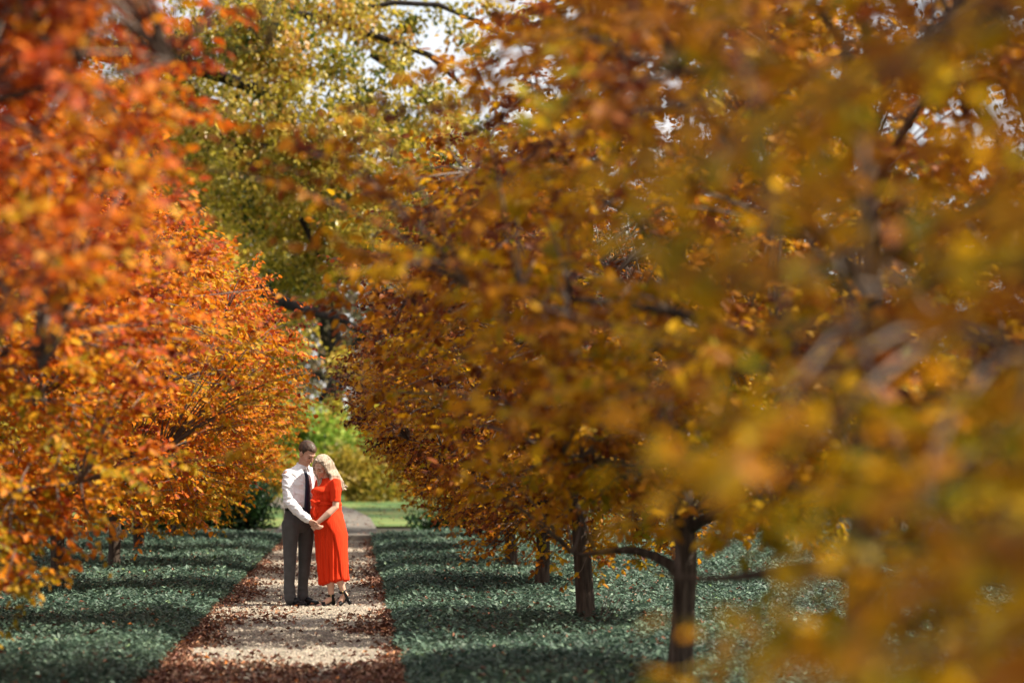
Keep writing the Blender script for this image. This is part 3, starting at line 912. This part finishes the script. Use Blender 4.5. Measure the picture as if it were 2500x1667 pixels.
def head(sol, c, fr, s=1.0, male=True):
    F, Rr, U = fr
    L = lambda a, b, e: c + F * (a * s) + Rr * (b * s) + U * (e * s)
    B = (F, Rr, U)
    sol.ell(L(-.012, 0, .030), (.100 * s, .077 * s, .092 * s), B)
    sol.ell(L(.030, 0, -.025), (.068 * s, .064 * s, .085 * s), B)
    sol.ell(L(.040, 0, -.070), (.052 * s, (.054 if male else .046) * s, .050 * s), B)
    sol.ell(L(.072, 0, -.103), (.022 * s, (.028 if male else .020) * s, .020 * s), B)
    sol.ell(L(.078, 0, .022), (.020 * s, .052 * s, .016 * s), B)
    for e in (-1, 1):
        sol.ell(L(.062, e * .040, -.030), (.028 * s, .024 * s, .022 * s), B)
        sol.ell(L(-.008, e * .078, -.018), (.018 * s, .010 * s, .032 * s), B)
    sol.chain([L(.092, 0, .008), L(.106, 0, -.022), L(.110, 0, -.036)], [.008 * s, .011 * s, .013 * s], 10)
    sol.ell(L(.090, 0, -.070), (.012 * s, .024 * s, .012 * s), B)
    return L

def face_bits(root, L, fr, s, male):
    F, Rr, U = fr; B = (F, Rr, U)
    for e in (-1, 1):
        Solid().ell(L(.086, e * .033, -.006), (.007 * s, .016 * s, .0035 * s), B, 8).build('eyelid', M['lash'], root, 0)
        q = Solid(); q.chain([L(.094, e * .014, .020), L(.093, e * .032, .026), L(.082, e * .050, .020)], [.003 * s, .0035 * s, .002 * s], 8)
        q.build('eyebrow', M['hair_m'] if male else M['lash'], root, 0)
    q = Solid(); q.chain([L(.092, -.019, -.071), L(.101, 0, -.069), L(.092, .019, -.071)], [.003 * s, (.0045 if male else .006) * s, .003 * s], 8)
    q.build('lips', M['lip'], root, 0)

def wr(f, a, seed):
    return lambda p: a * noise.noise((p.x * f + seed, p.y * f, p.z * f)) + .4 * a * noise.noise((p.x * f * 2.3, p.y * f * 2.3 + seed, p.z * f * 2.3))

# ---- man -------------------------------------------------------------------
man = empty('person', W(-.63, .05, 0))
tag(man, 'person in white shirt, navy tie and charcoal trousers, head bowed towards the woman', 'person', 'couple on the path')
f = Vector((.72, -.69, 0)).normalized(); r = Vector((-.69, -.72, 0)).normalized(); Z = Vector((0, 0, 1))
hc = W(-.535, .0, 1.700)
fr = rot_frame(Vector((.76, -.65, -.70)))
b = Solid()
Lm = head(b, hc, fr, 1.04, True)
b.chain([W(-.585, .045, 1.50), W(-.572, .03, 1.58), W(-.552, .02, 1.66)], [.062, .058, .060])
# trunk core, arms, legs under the clothes (one continuous body)
b.loft([(W(-.63, .05, z), r, f, a, c) for z, a, c in ((.90, .13, .09), (1.1, .14, .09), (1.35, .165, .10), (1.47, .15, .08), (1.54, .06, .05))])
b.chain([W(-.755, -.08, 1.465), W(-.722, -.17, 1.165), W(-.52, -.285, .975), W(-.485, -.305, .952)], [.042, .036, .029, .027])
b.chain([W(-.48, .18, 1.47), W(-.33, .27, 1.24), W(-.25, .17, 1.16)], [.042, .036, .027])
b.chain([W(-.70, -.02, .93), W(-.717, -.035, .5), W(-.715, -.03, .10)], [.075, .052, .04])
b.chain([W(-.55, .09, .93), W(-.556, .085, .5), W(-.573, .08, .25), W(-.578, .08, .10)], [.075, .050, .040, .036])
# right hand: palm, thumb on top, fingers cupped under the woman's hand
b.ell(W(-.462, -.322, .930), (.044, .022, .036), (Vector((.80, -.15, -.58)).normalized(), Vector((.15, .98, .0)).normalized(), Vector((.57, -.1, .81)).normalized()))
b.chain([W(-.470, -.332, .952), W(-.440, -.350, .948), W(-.414, -.356, .932)], [.013, .011, .009], 10)
for k, (dz, dx) in enumerate(((.010, .010), (-.004, .012), (-.019, .004), (-.032, -.008))):
    b.chain([W(-.440 + dx * .5, -.338, .915 + dz), W(-.405 + dx, -.348, .898 + dz * .9), W(-.376 + dx, -.338, .890 + dz * .7), W(-.362 + dx, -.318, .893 + dz * .6)], [.0105, .010, .009, .008], 10)
b.ell(W(-.235, .10, 1.14), (.035, .02, .04))
body = b.build('body', M['skin'], man, .0045, 2)
face_bits(man, Lm, fr, 1.04, True)

# shirt
sh = Solid()
sh.loft([(W(-.63 + o_, .05, z), r, f, a, c) for z, a, c, o_ in ((1.075, .160, .112, 0), (1.11, .172, .120, 0), (1.15, .186, .128, 0), (1.25, .190, .130, 0), (1.36, .197, .132, .002), (1.44, .190, .118, .006),
        (1.49, .165, .096, .012), (1.53, .122, .080, .028), (1.565, .074, .068, .045))])
sh.chain([W(-.738, -.068, 1.452), W(-.738, -.12, 1.32), W(-.722, -.17, 1.165), W(-.635, -.235, 1.065), W(-.530, -.282, .985)], [.064, .063, .058, .052, .044])
sh.ell(W(-.722, -.055, 1.462), (.068, .068, .058))
sh.chain([W(-.475, .18, 1.475), W(-.33, .27, 1.24), W(-.26, .18, 1.165)], [.068, .058, .045])
def shirt_d(p):
    w1 = noise.noise((p.x * 5 + p.z * 6, p.y * 5, p.z * 4)); a = .009 * (1 - abs(noise.noise((p.x * 10 + w1, p.y * 10 + 2 * p.z, p.z * 17 + 6 * p.x))) * 2.4) + .004 * noise.noise((p.x * 30, p.y * 30, p.z * 45))
    if p.x < -.58: a += .004 * math.sin(p.z * 55 + 14 * p.x) * max(0, 1 - abs(p.z - 1.12) / .16)
    return a
sh.build('shirt', M['shirt'], man, .0065, 3, shirt_d)
q = Solid(); cu = (W(-.512, -.292, .968) - W(-.56, -.268, 1.008)).normalized()
q.chain([W(-.555, -.270, 1.005), W(-.512, -.292, .968)], [.044, .041]); q.build('cuff', M['shirt'], man, .005, 1)
# collar: two leaning flaps round the neck
q = Solid()
ca = [(-1, k) for k in range(10, -1, -1)] + [(1, k) for k in range(0, 11)]
def colp(e, k):
    a0 = math.pi * (.05 + .95 * k / 10)
    cd_ = f * math.cos(a0) + r * e * math.sin(a0)
    up_ = .5 * (1 - math.cos(a0))
    c0 = W(-.580, .04, 1.548)
    top_ = c0 + cd_ * (.064 + .004 * up_) + Z * (.014 + .036 * up_)
    low_ = c0 + cd_ * (.082 - .002 * up_) + Z * (-.030 + .032 * up_ - (.030 if k == 1 else (.012 if k == 2 else 0)))
    return top_, low_, cd_
for e, k in ca:
    t0_, l0_, cd_ = colp(e, k)
    q.v += [t0_, l0_, l0_ - cd_ * .008, t0_ - cd_ * .006]
for i in range(len(ca) - 1):
    if i == 10: continue
    for j in range(4):
        a = i * 4 + j; b_ = i * 4 + (j + 1) % 4
        q.f.append((a, b_, b_ + 4, a + 4))
for i in (0, 10, 11, 21): q.f.append(tuple(i * 4 + j for j in range(4)))
q.build('collar', M['shirt'], man, 0)
# belt
q = Solid(); q.loft([(W(-.63, .05, z), r, f, a, a * .70) for z, a in ((1.058, .166), (1.062, .171), (1.094, .171), (1.098, .166))]); q.build('belt', M['black'], man, 0)
# trousers
tr = Solid()
tr.loft([(W(-.632, .05, z), r, f, a, c) for z, a, c in ((1.068, .164, .114), (1.0, .178, .126), (.92, .188, .135), (.86, .178, .125), (.82, .13, .09))])
tr.chain([W(-.705, -.025, .90), W(-.714, -.035, .70), W(-.716, -.04, .48), W(-.722, -.03, .25), W(-.718, -.03, .14), W(-.704, -.045, .085)], [.106, .084, .068, .062, .070, .068])
tr.chain([W(-.550, .095, .90), W(-.548, .09, .70), W(-.556, .085, .48), W(-.573, .08, .25), W(-.578, .08, .14), W(-.570, .065, .095)], [.106, .086, .068, .055, .062, .064])
def trd(p):
    lo = max(0, 1 - abs(p.z - .16) / .14)
    return .005 * noise.noise((p.x * 8, p.y * 8, p.z * 5)) + lo * .010 * noise.noise((p.x * 10, p.y * 10, p.z * 26)) + .003 * noise.noise((p.x * 18, p.y * 18, p.z * 12))
tr.build('trousers', M['trouser'], man, .0065, 3, trd)
# tie
def slab(rows, th, n=None):
    """rows: list of (centre, side dir, half width, normal)"""
    s_ = Solid()
    for c, sd, hw, nn in rows:
        for a, bb in ((-1, -1), (1, -1), (1, 1), (-1, 1)):
            s_.v.append(c + sd * (hw * a) + nn * (th * bb))
    for i in range(len(rows) - 1):
        for k in range(4):
            a = i * 4 + k; b_ = i * 4 + (k + 1) % 4
            s_.f.append((a, b_, b_ + 4, a + 4))
    s_.f.append((3, 2, 1, 0)); m = len(rows) * 4; s_.f.append((m - 4, m - 3, m - 2, m - 1))
    return s_
tc_ = lambda z, rv: Vector((-.63, Y0 + .05, z)) + f * (rv + .010)
rows = [(tc_(1.545, .060), r, .020, f), (tc_(1.51, .095), r, .016, f), (tc_(1.44, .122), r, .024, f), (tc_(1.34, .136), r, .030, f), (tc_(1.22, .137), r, .036, f), (tc_(1.11, .132), r, .041, f), (tc_(1.035, .136), r, .043, f), (tc_(.995, .138), r, .004, f)]
t_ = slab(rows, .006); tie = t_.build('tie', M['tie'], man, 0)
q = Solid(); q.ell(tc_(1.545, .066), (.026, .018, .024), (r, f, Z), 10); q.build('tie_knot', M['tie'], man, 0)
# hair (short, brushed forward)
def hair_cap(c, fr, s, hairline, seed, rad, push=.66, n=40):
    F, Rr, U = fr
    sol = Solid(); sol.ell(Vector((0, 0, 0)), 1.0, (F, Rr, U), n)
    vs = []
    for v in sol.v:
        a, b_, e = v.dot(F), v.dot(Rr), v.dot(U)
        k = hairline(a, b_, e)
        nz_ = noise.noise((a * 3 + seed, b_ * 9, e * 3)) * .035 + noise.noise((a * 8 + seed, b_ * 22, e * 8)) * .02
        rr_ = push + (1 - push + nz_) * k
        vs.append(c + F * (a * rad[0] * rr_ * s) + Rr * (b_ * rad[1] * rr_ * s) + U * (e * rad[2] * rr_ * s))
    sol.v = vs
    return sol
sstep = lambda x, a, b_: max(0, min(1, (x - a) / (b_ - a))) ** 2 * (3 - 2 * max(0, min(1, (x - a) / (b_ - a))))
def hl_m(a, b_, e):
    line = .30 if a > .45 else (-.05 if a > .1 else (-.30 if a > -.1 else -.55))
    # sideburn in front of the ear
    if .0 < a < .35 and abs(b_) > .75: line = -.45
    return sstep(e, line - .08, line + .10)
hr = hair_cap(hc + fr[0] * -.010 + fr[2] * .036, fr, 1.04, hl_m, 2, (.112, .085, .098))
hr.build('hair', M['hair_m'], man, .0045, 3, lambda p: .002 * noise.noise((p.x * 90, p.y * 90, p.z * 30)))
# shoes
def shoe(par, heel, direction, ln=.285):
    d = direction.normalized(); s_ = Vector((-d.y, d.x, 0))
    q = Solid()
    B = (d, s_, Z)
    q.ell(heel + d * .045 + Z * .050, (.055, .040, .050), B)
    q.ell(heel + d * .12 + Z * .050, (.09, .042, .048), B)
    q.ell(heel + d * .205 + Z * .030, (.085, .049, .034), B)
    q.ell(heel + d * .05 + Z * .09, (.045, .036, .05), B)
    o = q.build('shoe', M['black'], par, .005, 3)
    so = Solid()
    prof_ = [(0, .032), (.03, .040), (.10, .036), (.18, .050), (.24, .046), (.29, .018)]
    for zz in (.002, .020):
        pass
    top = [heel + d * a + s_ * w_ for a, w_ in prof_] + [heel + d * a - s_ * w_ for a, w_ in reversed(prof_)]
    n_ = len(top)
    so.v = [p + Z * .003 for p in top] + [p + Z * .020 for p in top]
    so.f = [tuple(reversed(range(n_))), tuple(range(n_, 2 * n_))] + [(k, (k + 1) % n_, (k + 1) % n_ + n_, k + n_) for k in range(n_)]
    ob = so.build('sole', M['black'], par, 0)
    w_ = ob; w_.parent = o
    return o
shoe(man, W(-.735, .02, .012), Vector((.70, -.72, 0)))
shoe(man, W(-.625, .115, .012), Vector((.80, -.60, 0)))

# ---- woman -----------------------------------------------------------------
wom = empty('person', W(-.27, -.10, 0))
tag(wom, 'person in orange-red wrap dress and black sandals, long blonde hair, leaning on the man', 'person', 'couple on the path')
fw = Vector((-.76, -.65, 0)).normalized(); lw = Vector((.65, -.76, 0)).normalized()      # facing, her left
hw_ = W(-.366, -.125, 1.548)
frw = rot_frame(Vector((-.66, -.75, -.48)), R(-10))
b = Solid()
Lw = head(b, hw_, frw, .95, False)
b.chain([W(-.300, -.10, 1.38), W(-.318, -.10, 1.44), W(-.335, -.11, 1.50)], [.052, .046, .050])
b.loft([(W(cx_, -.10, z), lw, fw, a, c) for z, cx_, a, c in ((.80, -.26, .12, .11), (1.0, -.30, .11, .12), (1.25, -.315, .12, .10), (1.37, -.30, .135, .07), (1.415, -.295, .08, .05))])
b.chain([W(-.205, -.225, 1.365), W(-.207, -.265, 1.225), W(-.213, -.285, 1.105), W(-.290, -.315, 1.035), W(-.385, -.330, .955), W(-.405, -.332, .938)], [.050, .043, .037, .038, .026, .024])
b.chain([W(-.395, .0, 1.36), W(-.41, .0, 1.13), W(-.44, -.20, .99)], [.045, .036, .026])
b.ell(W(-.425, -.325, .922), (.040, .018, .030), (Vector((-.8, 0, -.6)), Vector((0, 1, 0)), Vector((-.6, 0, .8))))
for k in range(4):
    b.chain([W(-.432 + .006 * k, -.325, .918 - .012 * k), W(-.462 + .008 * k, -.322, .902 - .013 * k), W(-.478 + .010 * k, -.310, .885 - .012 * k)], [.0085, .008, .007], 10)
b.chain([W(-.405, -.335, .938), W(-.420, -.350, .925), W(-.440, -.355, .915)], [.010, .009, .008], 10)
# legs and feet
b.chain([W(-.30, -.06, .80), W(-.285, -.08, .48), W(-.268, -.085, .32), W(-.262, -.09, .20), W(-.258, -.09, .105)], [.085, .055, .050, .037, .030])
b.chain([W(-.22, -.14, .80), W(-.20, -.15, .48), W(-.175, -.14, .34), W(-.145, -.13, .24), W(-.118, -.12, .160)], [.085, .055, .050, .038, .030])
fd = Vector((-.92, -.38, 0)).normalized(); fs = Vector((-fd.y, fd.x, 0))
A1 = W(-.250, -.088, 0)
b.chain([A1 + Z * .085 - fd * .012, A1 + fd * .03 + Z * .085, A1 + fd * .085 + Z * .050, A1 + fd * .135 + Z * .026], [.028, .032, .029, .024])
b.ell(A1 + fd * .150 + Z * .022, (.036, .036, .015), (fd, fs, Z))
for k in range(5):
    b.chain([A1 + fd * .165 + fs * (.026 - .013 * k) + Z * .018, A1 + fd * (.192 - .006 * abs(k - 1)) + fs * (.028 - .014 * k) + Z * .015], [.0085, .0075], 8)
A2 = W(-.085, -.118, .125)
d2 = (W(-.165, -.150, .020) - A2).normalized()
b.chain([A2 + Vector((-.01, 0, .01)), A2 + d2 * .05 + Vector((-.018, 0, .018)), A2 + d2 * .11 + Vector((-.012, 0, .008)), W(-.166, -.150, .024)], [.027, .031, .028, .022])
b.ell(W(-.185, -.158, .018), (.034, .034, .013), (fd, fs, Z))
for k in range(5):
    b.chain([W(-.195, -.162, .016) + fs * (.026 - .013 * k), W(-.222 + .004 * k, -.173, .014) + fs * (.028 - .014 * k)], [.008, .007], 8)
b.build('body', M['skin_f'], wom, .0045, 2)
face_bits(wom, Lw, frw, .95, False)

# dress
dr = Solid()
dr.loft([(W(cx_, -.10, z), lw + Z * (.22 if z < .3 else (.12 if z < .5 else 0)), fw, a, c) for z, cx_, a, c in (
    (.275, -.231, .178, .160), (.34, -.234, .172, .154), (.40, -.243, .174, .155), (.55, -.256, .178, .162), (.70, -.262, .184, .168), (.80, -.265, .187, .172), (.90, -.288, .172, .186), (1.0, -.309, .158, .196),
    (1.08, -.318, .146, .186), (1.14, -.318, .138, .174), (1.20, -.318, .142, .166), (1.27, -.318, .148, .150), (1.33, -.308, .158, .108), (1.385, -.298, .160, .080), (1.41, -.294, .130, .062), (1.425, -.296, .080, .052))], 40)
# bust
dr.ell(W(-.318, -.10, 1.272) + fw * .072, (.115, .115, .062))
def dressd(p):
    low = max(0, min(1, (1.0 - p.z) / .5))
    dx, dy = p.x + .26, p.y - (Y0 - .10)
    a = math.atan2(dy, dx)
    pl = .009 * math.sin(a * 17 + 2 * math.sin(p.z * 3)) + .005 * math.sin(a * 31 + p.z * 4)
    v = low * pl + .003 * noise.noise((p.x * 14, p.y * 14, p.z * 8))
    # gathers over the belly radiating from the bow
    if .9 < p.z < 1.35: v += .004 * math.sin(70 * (p.z - 1.14) * (1 + .3 * (p.x + .4)) + 9 * p.x) * (1 - abs(p.z - 1.12) / .23)
    return v
dr.build('dress', M['red'], wom, .0065, 9, dressd)
# wrap-over panel edge running down the front left of the skirt
rows = []
for z, ang, rr_ in ((1.06, .20, .0), (.95, .42, .0), (.80, .62, .0), (.60, .78, .0), (.42, .85, .0), (.31, .90, .0)):
    cx_ = np.interp(z, [.235, .55, .80, 1.0, 1.08], [-.232, -.256, -.265, -.305, -.315]); a_ = np.interp(z, [.235, .55, .8, 1.0, 1.08], [.172, .178, .187, .160, .146]); c_ = np.interp(z, [.235, .55, .8, 1.0, 1.08], [.150, .162, .172, .184, .176])
    rows.append((cx_, z, a_ + .010, c_ + .010, ang))
q = Solid()
for cx_, z, a_, c_, ang in rows:
    for k in range(13):
        th = math.pi * (.5 - ang * .5) - k * .14
        for g in (0, -.008):
            q.v.append(W(cx_, -.10, z - .0) + lw * ((a_ + g) * math.cos(th)) + fw * ((c_ + g) * math.sin(th)))
for i in range(len(rows) - 1):
    for k in range(12):
        a = i * 26 + k * 2; b_ = a + 2
        q.f.append((a, b_, b_ + 26, a + 26)); q.f.append((a + 1, a + 27, b_ + 27, b_ + 1))
    q.f.append((i * 26, i * 26 + 26, i * 26 + 27, i * 26 + 1))
q.build('wrap_panel', M['red'], wom, 0, 0, lambda p: .003 * math.sin(p.x * 90))
# sleeve
q = Solid()
q.ell(W(-.212, -.215, 1.365), (.060, .062, .058))
q.chain([W(-.210, -.220, 1.355), W(-.210, -.245, 1.28), W(-.212, -.262, 1.21)], [.062, .062, .056])
q.loft([(W(-.211, -.258, 1.215), lw, fw, .056, .056), (W(-.212, -.270, 1.168), lw, fw, .056, .056)])
q.build('sleeve', M['red'], wom, .006, 2, lambda p: .004 * noise.noise((p.x * 30, p.y * 30, p.z * 7)))
q = Solid(); q.chain([W(-.39, .0, 1.365), W(-.405, .0, 1.22)], [.055, .052]); q.build('sleeve', M['red'], wom, .007, 2)
# sash and bow
q = Solid(); q.loft([(W(-.3165, -.10, z), lw, fw, a, c) for z, a, c in ((1.115, .142, .178), (1.122, .149, .188), (1.150, .147, .182), (1.158, .140, .170))], 40)
q.build('sash', M['red'], wom, 0, 0, lambda p: .003 * noise.noise((p.x * 20, p.y * 20, p.z * 60)))
bp_ = W(-.318, -.10, 1.14) + fw * .186 + lw * .03
q = Solid()
q.ell(bp_, (.020, .020, .024))
q.ell(bp_ + Vector((-.022, -.020, .026)), (.034, .014, .020), (Vector((.8, .2, -.5)).normalized(), Vector((-.2, .97, 0)), Vector((.5, 0, .85)).normalized()))
q.ell(bp_ + Vector((.034, -.018, .020)), (.034, .014, .018), (Vector((.9, -.2, .35)).normalized(), Vector((.2, .97, 0)), Vector((-.35, 0, .93)).normalized()))
q.chain([bp_, bp_ + Vector((-.004, -.018, -.06)), bp_ + Vector((.008, -.020, -.13))], [.012, .018, .020])
q.chain([bp_, bp_ + Vector((.028, -.018, -.05)), bp_ + Vector((.036, -.016, -.10))], [.012, .017, .017])
q.build('bow', M['red'], wom, .005, 2)
# hair: cap, then long wavy locks over shoulder and back
F_, R_, U_ = frw
def hl_f(a, b_, e):
    line = .55 if a > .5 else (.30 if a > .3 else -.9)
    return sstep(e, line - .10, line + .08)
hr = hair_cap(hw_ + F_ * -.012 + U_ * .034, frw, .95, hl_f, 5, (.122, .096, .108), .66)
rl = random.Random(6)
# her left (camera side) locks, swept from the parting down behind the cheek to the shoulder and back
for k in range(13):
    t = k / 12
    p0 = Lw(.040 - .09 * t, .012 - .02 * t, .122 + .010 * math.sin(3 * t))
    # F_ x side: R_ is her right; camera side = -R_
    p1 = Lw(.038 - .11 * t, -.076 - .014 * math.sin(math.pi * t), .050)
    p2 = Lw(.020 - .115 * t, -.092, -.040)
    e2 = W(-.262 + .080 * t, -.185 + .09 * t, 1.455 - .01 * t)
    e3 = W(-.262 + .105 * t + .012 * math.sin(k * 2.2), -.195 + .115 * t, 1.39 - .012 * math.cos(k))
    e4 = W(-.262 + .125 * t, -.175 + .14 * t, 1.335 - .03 * t + .02 * math.sin(k * 1.9))
    hr.chain([p0, p1, p2, e2, e3, e4], [.016, .021, .022, .021, .018, .008], 10)
# back mass
for k in range(8):
    t = k / 7
    hr.chain([Lw(-.06, -.06 + .12 * t, .09), Lw(-.105, -.07 + .13 * t, .0), W(-.235 + .03 * t, -.10 + .10 * t, 1.46), W(-.185 + .02 * math.sin(k), -.11 + .12 * t, 1.37), W(-.160 + .01 * k % 3, -.10 + .11 * t, 1.305 + .02 * math.sin(2 * k))], [.026, .028, .027, .022, .010], 10)
# her right locks falling between the faces
for k in range(5):
    t = k / 4
    hr.chain([Lw(.070 - .05 * t, .012, .112), Lw(.055 - .05 * t, .072, .04), Lw(.050 - .05 * t, .082, -.05), W(-.408 + .03 * t, -.12, 1.42), W(-.405 + .035 * t, -.15, 1.33 + .02 * t)], [.016, .019, .017, .015, .006], 10)
for k in range(70):
    t = rl.random(); g = rl.uniform(-.012, .012)
    hr.chain([Lw(.03 - .10 * t, -.01 + g, .126 + .006 * math.sin(3 * t)), Lw(.045 - .13 * t, -.088 + g * .5, .045), Lw(.018 - .13 * t, -.104 + g, -.045), W(-.262 + .095 * t, -.205 + .10 * t + g, 1.45),
              W(-.258 + .125 * t + g, -.205 + .13 * t, 1.385), W(-.25 + .135 * t + g * 2, -.185 + .15 * t, 1.315 - .03 * t + g)], [.0045, .005, .005, .005, .0045, .003], 6)
hr.build('hair', M['hair_f'], wom, .0042, 2, lambda p: .0035 * noise.noise((p.x * 70, p.y * 70, p.z * 14)))
# sandals
def strap(par, pts, th, name='strap', mat=None):
    q = Solid(); q.chain(pts, [th] * len(pts), 8)
    ob = q.build(name, mat or M['black'], par, 0); return ob
def sandal(par, heel, toe, d, heelz, ankle):
    s_ = Vector((-d.y, d.x, 0)).normalized()
    sl = (toe - heel)
    q = Solid()
    for i, (t, hw2, lift) in enumerate(((0, .026, 0), (.15, .030, 0), (.40, .027, -.012), (.65, .038, -.006), (.85, .040, 0), (1.0, .026, 0), (1.06, .010, 0))):
        c = heel + sl * t + Z * lift
        if t >= .65: c.z = max(toe.z, c.z)
        for a, bb in ((-1, 0), (1, 0), (1, 1), (-1, 1)):
            q.v.append(c + s_ * (hw2 * a) + Z * (.010 * bb))
    for i in range(6):
        for k in range(4):
            a = i * 4 + k; b_ = i * 4 + (k + 1) % 4
            q.f.append((a, b_, b_ + 4, a + 4))
    q.f.append((3, 2, 1, 0)); q.f.append((24, 25, 26, 27))
    root = q.build('sandal', M['black'], par, 0)
    dn = heelz
    hk = Solid(); base = heel + sl.normalized() * .018
    ax = dn.normalized(); uu = ax.cross(s_).normalized()
    hk.loft([(base, s_, uu, .026, .024), (base + dn * .6, s_, uu, .023, .019), (base + dn, s_, uu, .024, .020)], 14)
    ob = hk.build('heel', M['black'], par, 0); ob.parent = root
    # toe band
    tcn_ = heel + sl * .80
    pts = [tcn_ + s_ * (.041 * math.cos(a)) + Z * (.008 + .034 * math.sin(a)) for a in [math.pi * k / 8 for k in range(9)]]
    for g in (-.014, 0, .014):
        ob = strap(par, [p + sl.normalized() * g for p in pts], .008, 'toe_band'); ob.parent = root
    # ankle strap and side stays
    ad = (ankle[1] - ankle[0]).normalized(); u1 = s_; u2 = ad.cross(u1).normalized(); u1 = u2.cross(ad).normalized()
    cpt = ankle[0] + (ankle[1] - ankle[0]) * .5
    ring = [cpt + u1 * (.037 * math.cos(a)) + u2 * (.037 * math.sin(a)) for a in [2 * math.pi * k / 16 for k in range(17)]]
    for g in (-.005, .005):
        ob = strap(par, [p + ad * g for p in ring], .006, 'ankle_strap'); ob.parent = root
    for e in (-1, 1):
        for g in (0, .012, .024):
            ob = strap(par, [heel + sl * .10 + s_ * (.030 * e) + sl.normalized() * g, heel * .5 + cpt * .5 + s_ * (.034 * e) + sl.normalized() * (g * .8), cpt + s_ * (.036 * e) + sl.normalized() * (g * .5 - .008)], .007, 'stay'); ob.parent = root
    q = Solid(); q.ell(cpt + u1 * 0 - Vector((0, .040, 0)), (.008, .004, .008)); ob = q.build('buckle', M['gold'], par, 0); ob.parent = root
    return root
sandal(wom, A1 + Z * .062 - fd * .035, A1 + fd * .150 + Z * .004, fd, Vector((0, 0, -.060)), (W(-.258, -.09, .108), W(-.262, -.09, .148)))
hl2 = A2 + Vector((.020, 0, -.022))
sandal(wom, hl2, W(-.190, -.160, .003), (W(-.190, -.160, 0) - Vector((hl2.x, hl2.y, 0))).normalized(), Vector((.030, .008, -.058)), (W(-.122, -.12, .152), W(-.142, -.13, .195)))
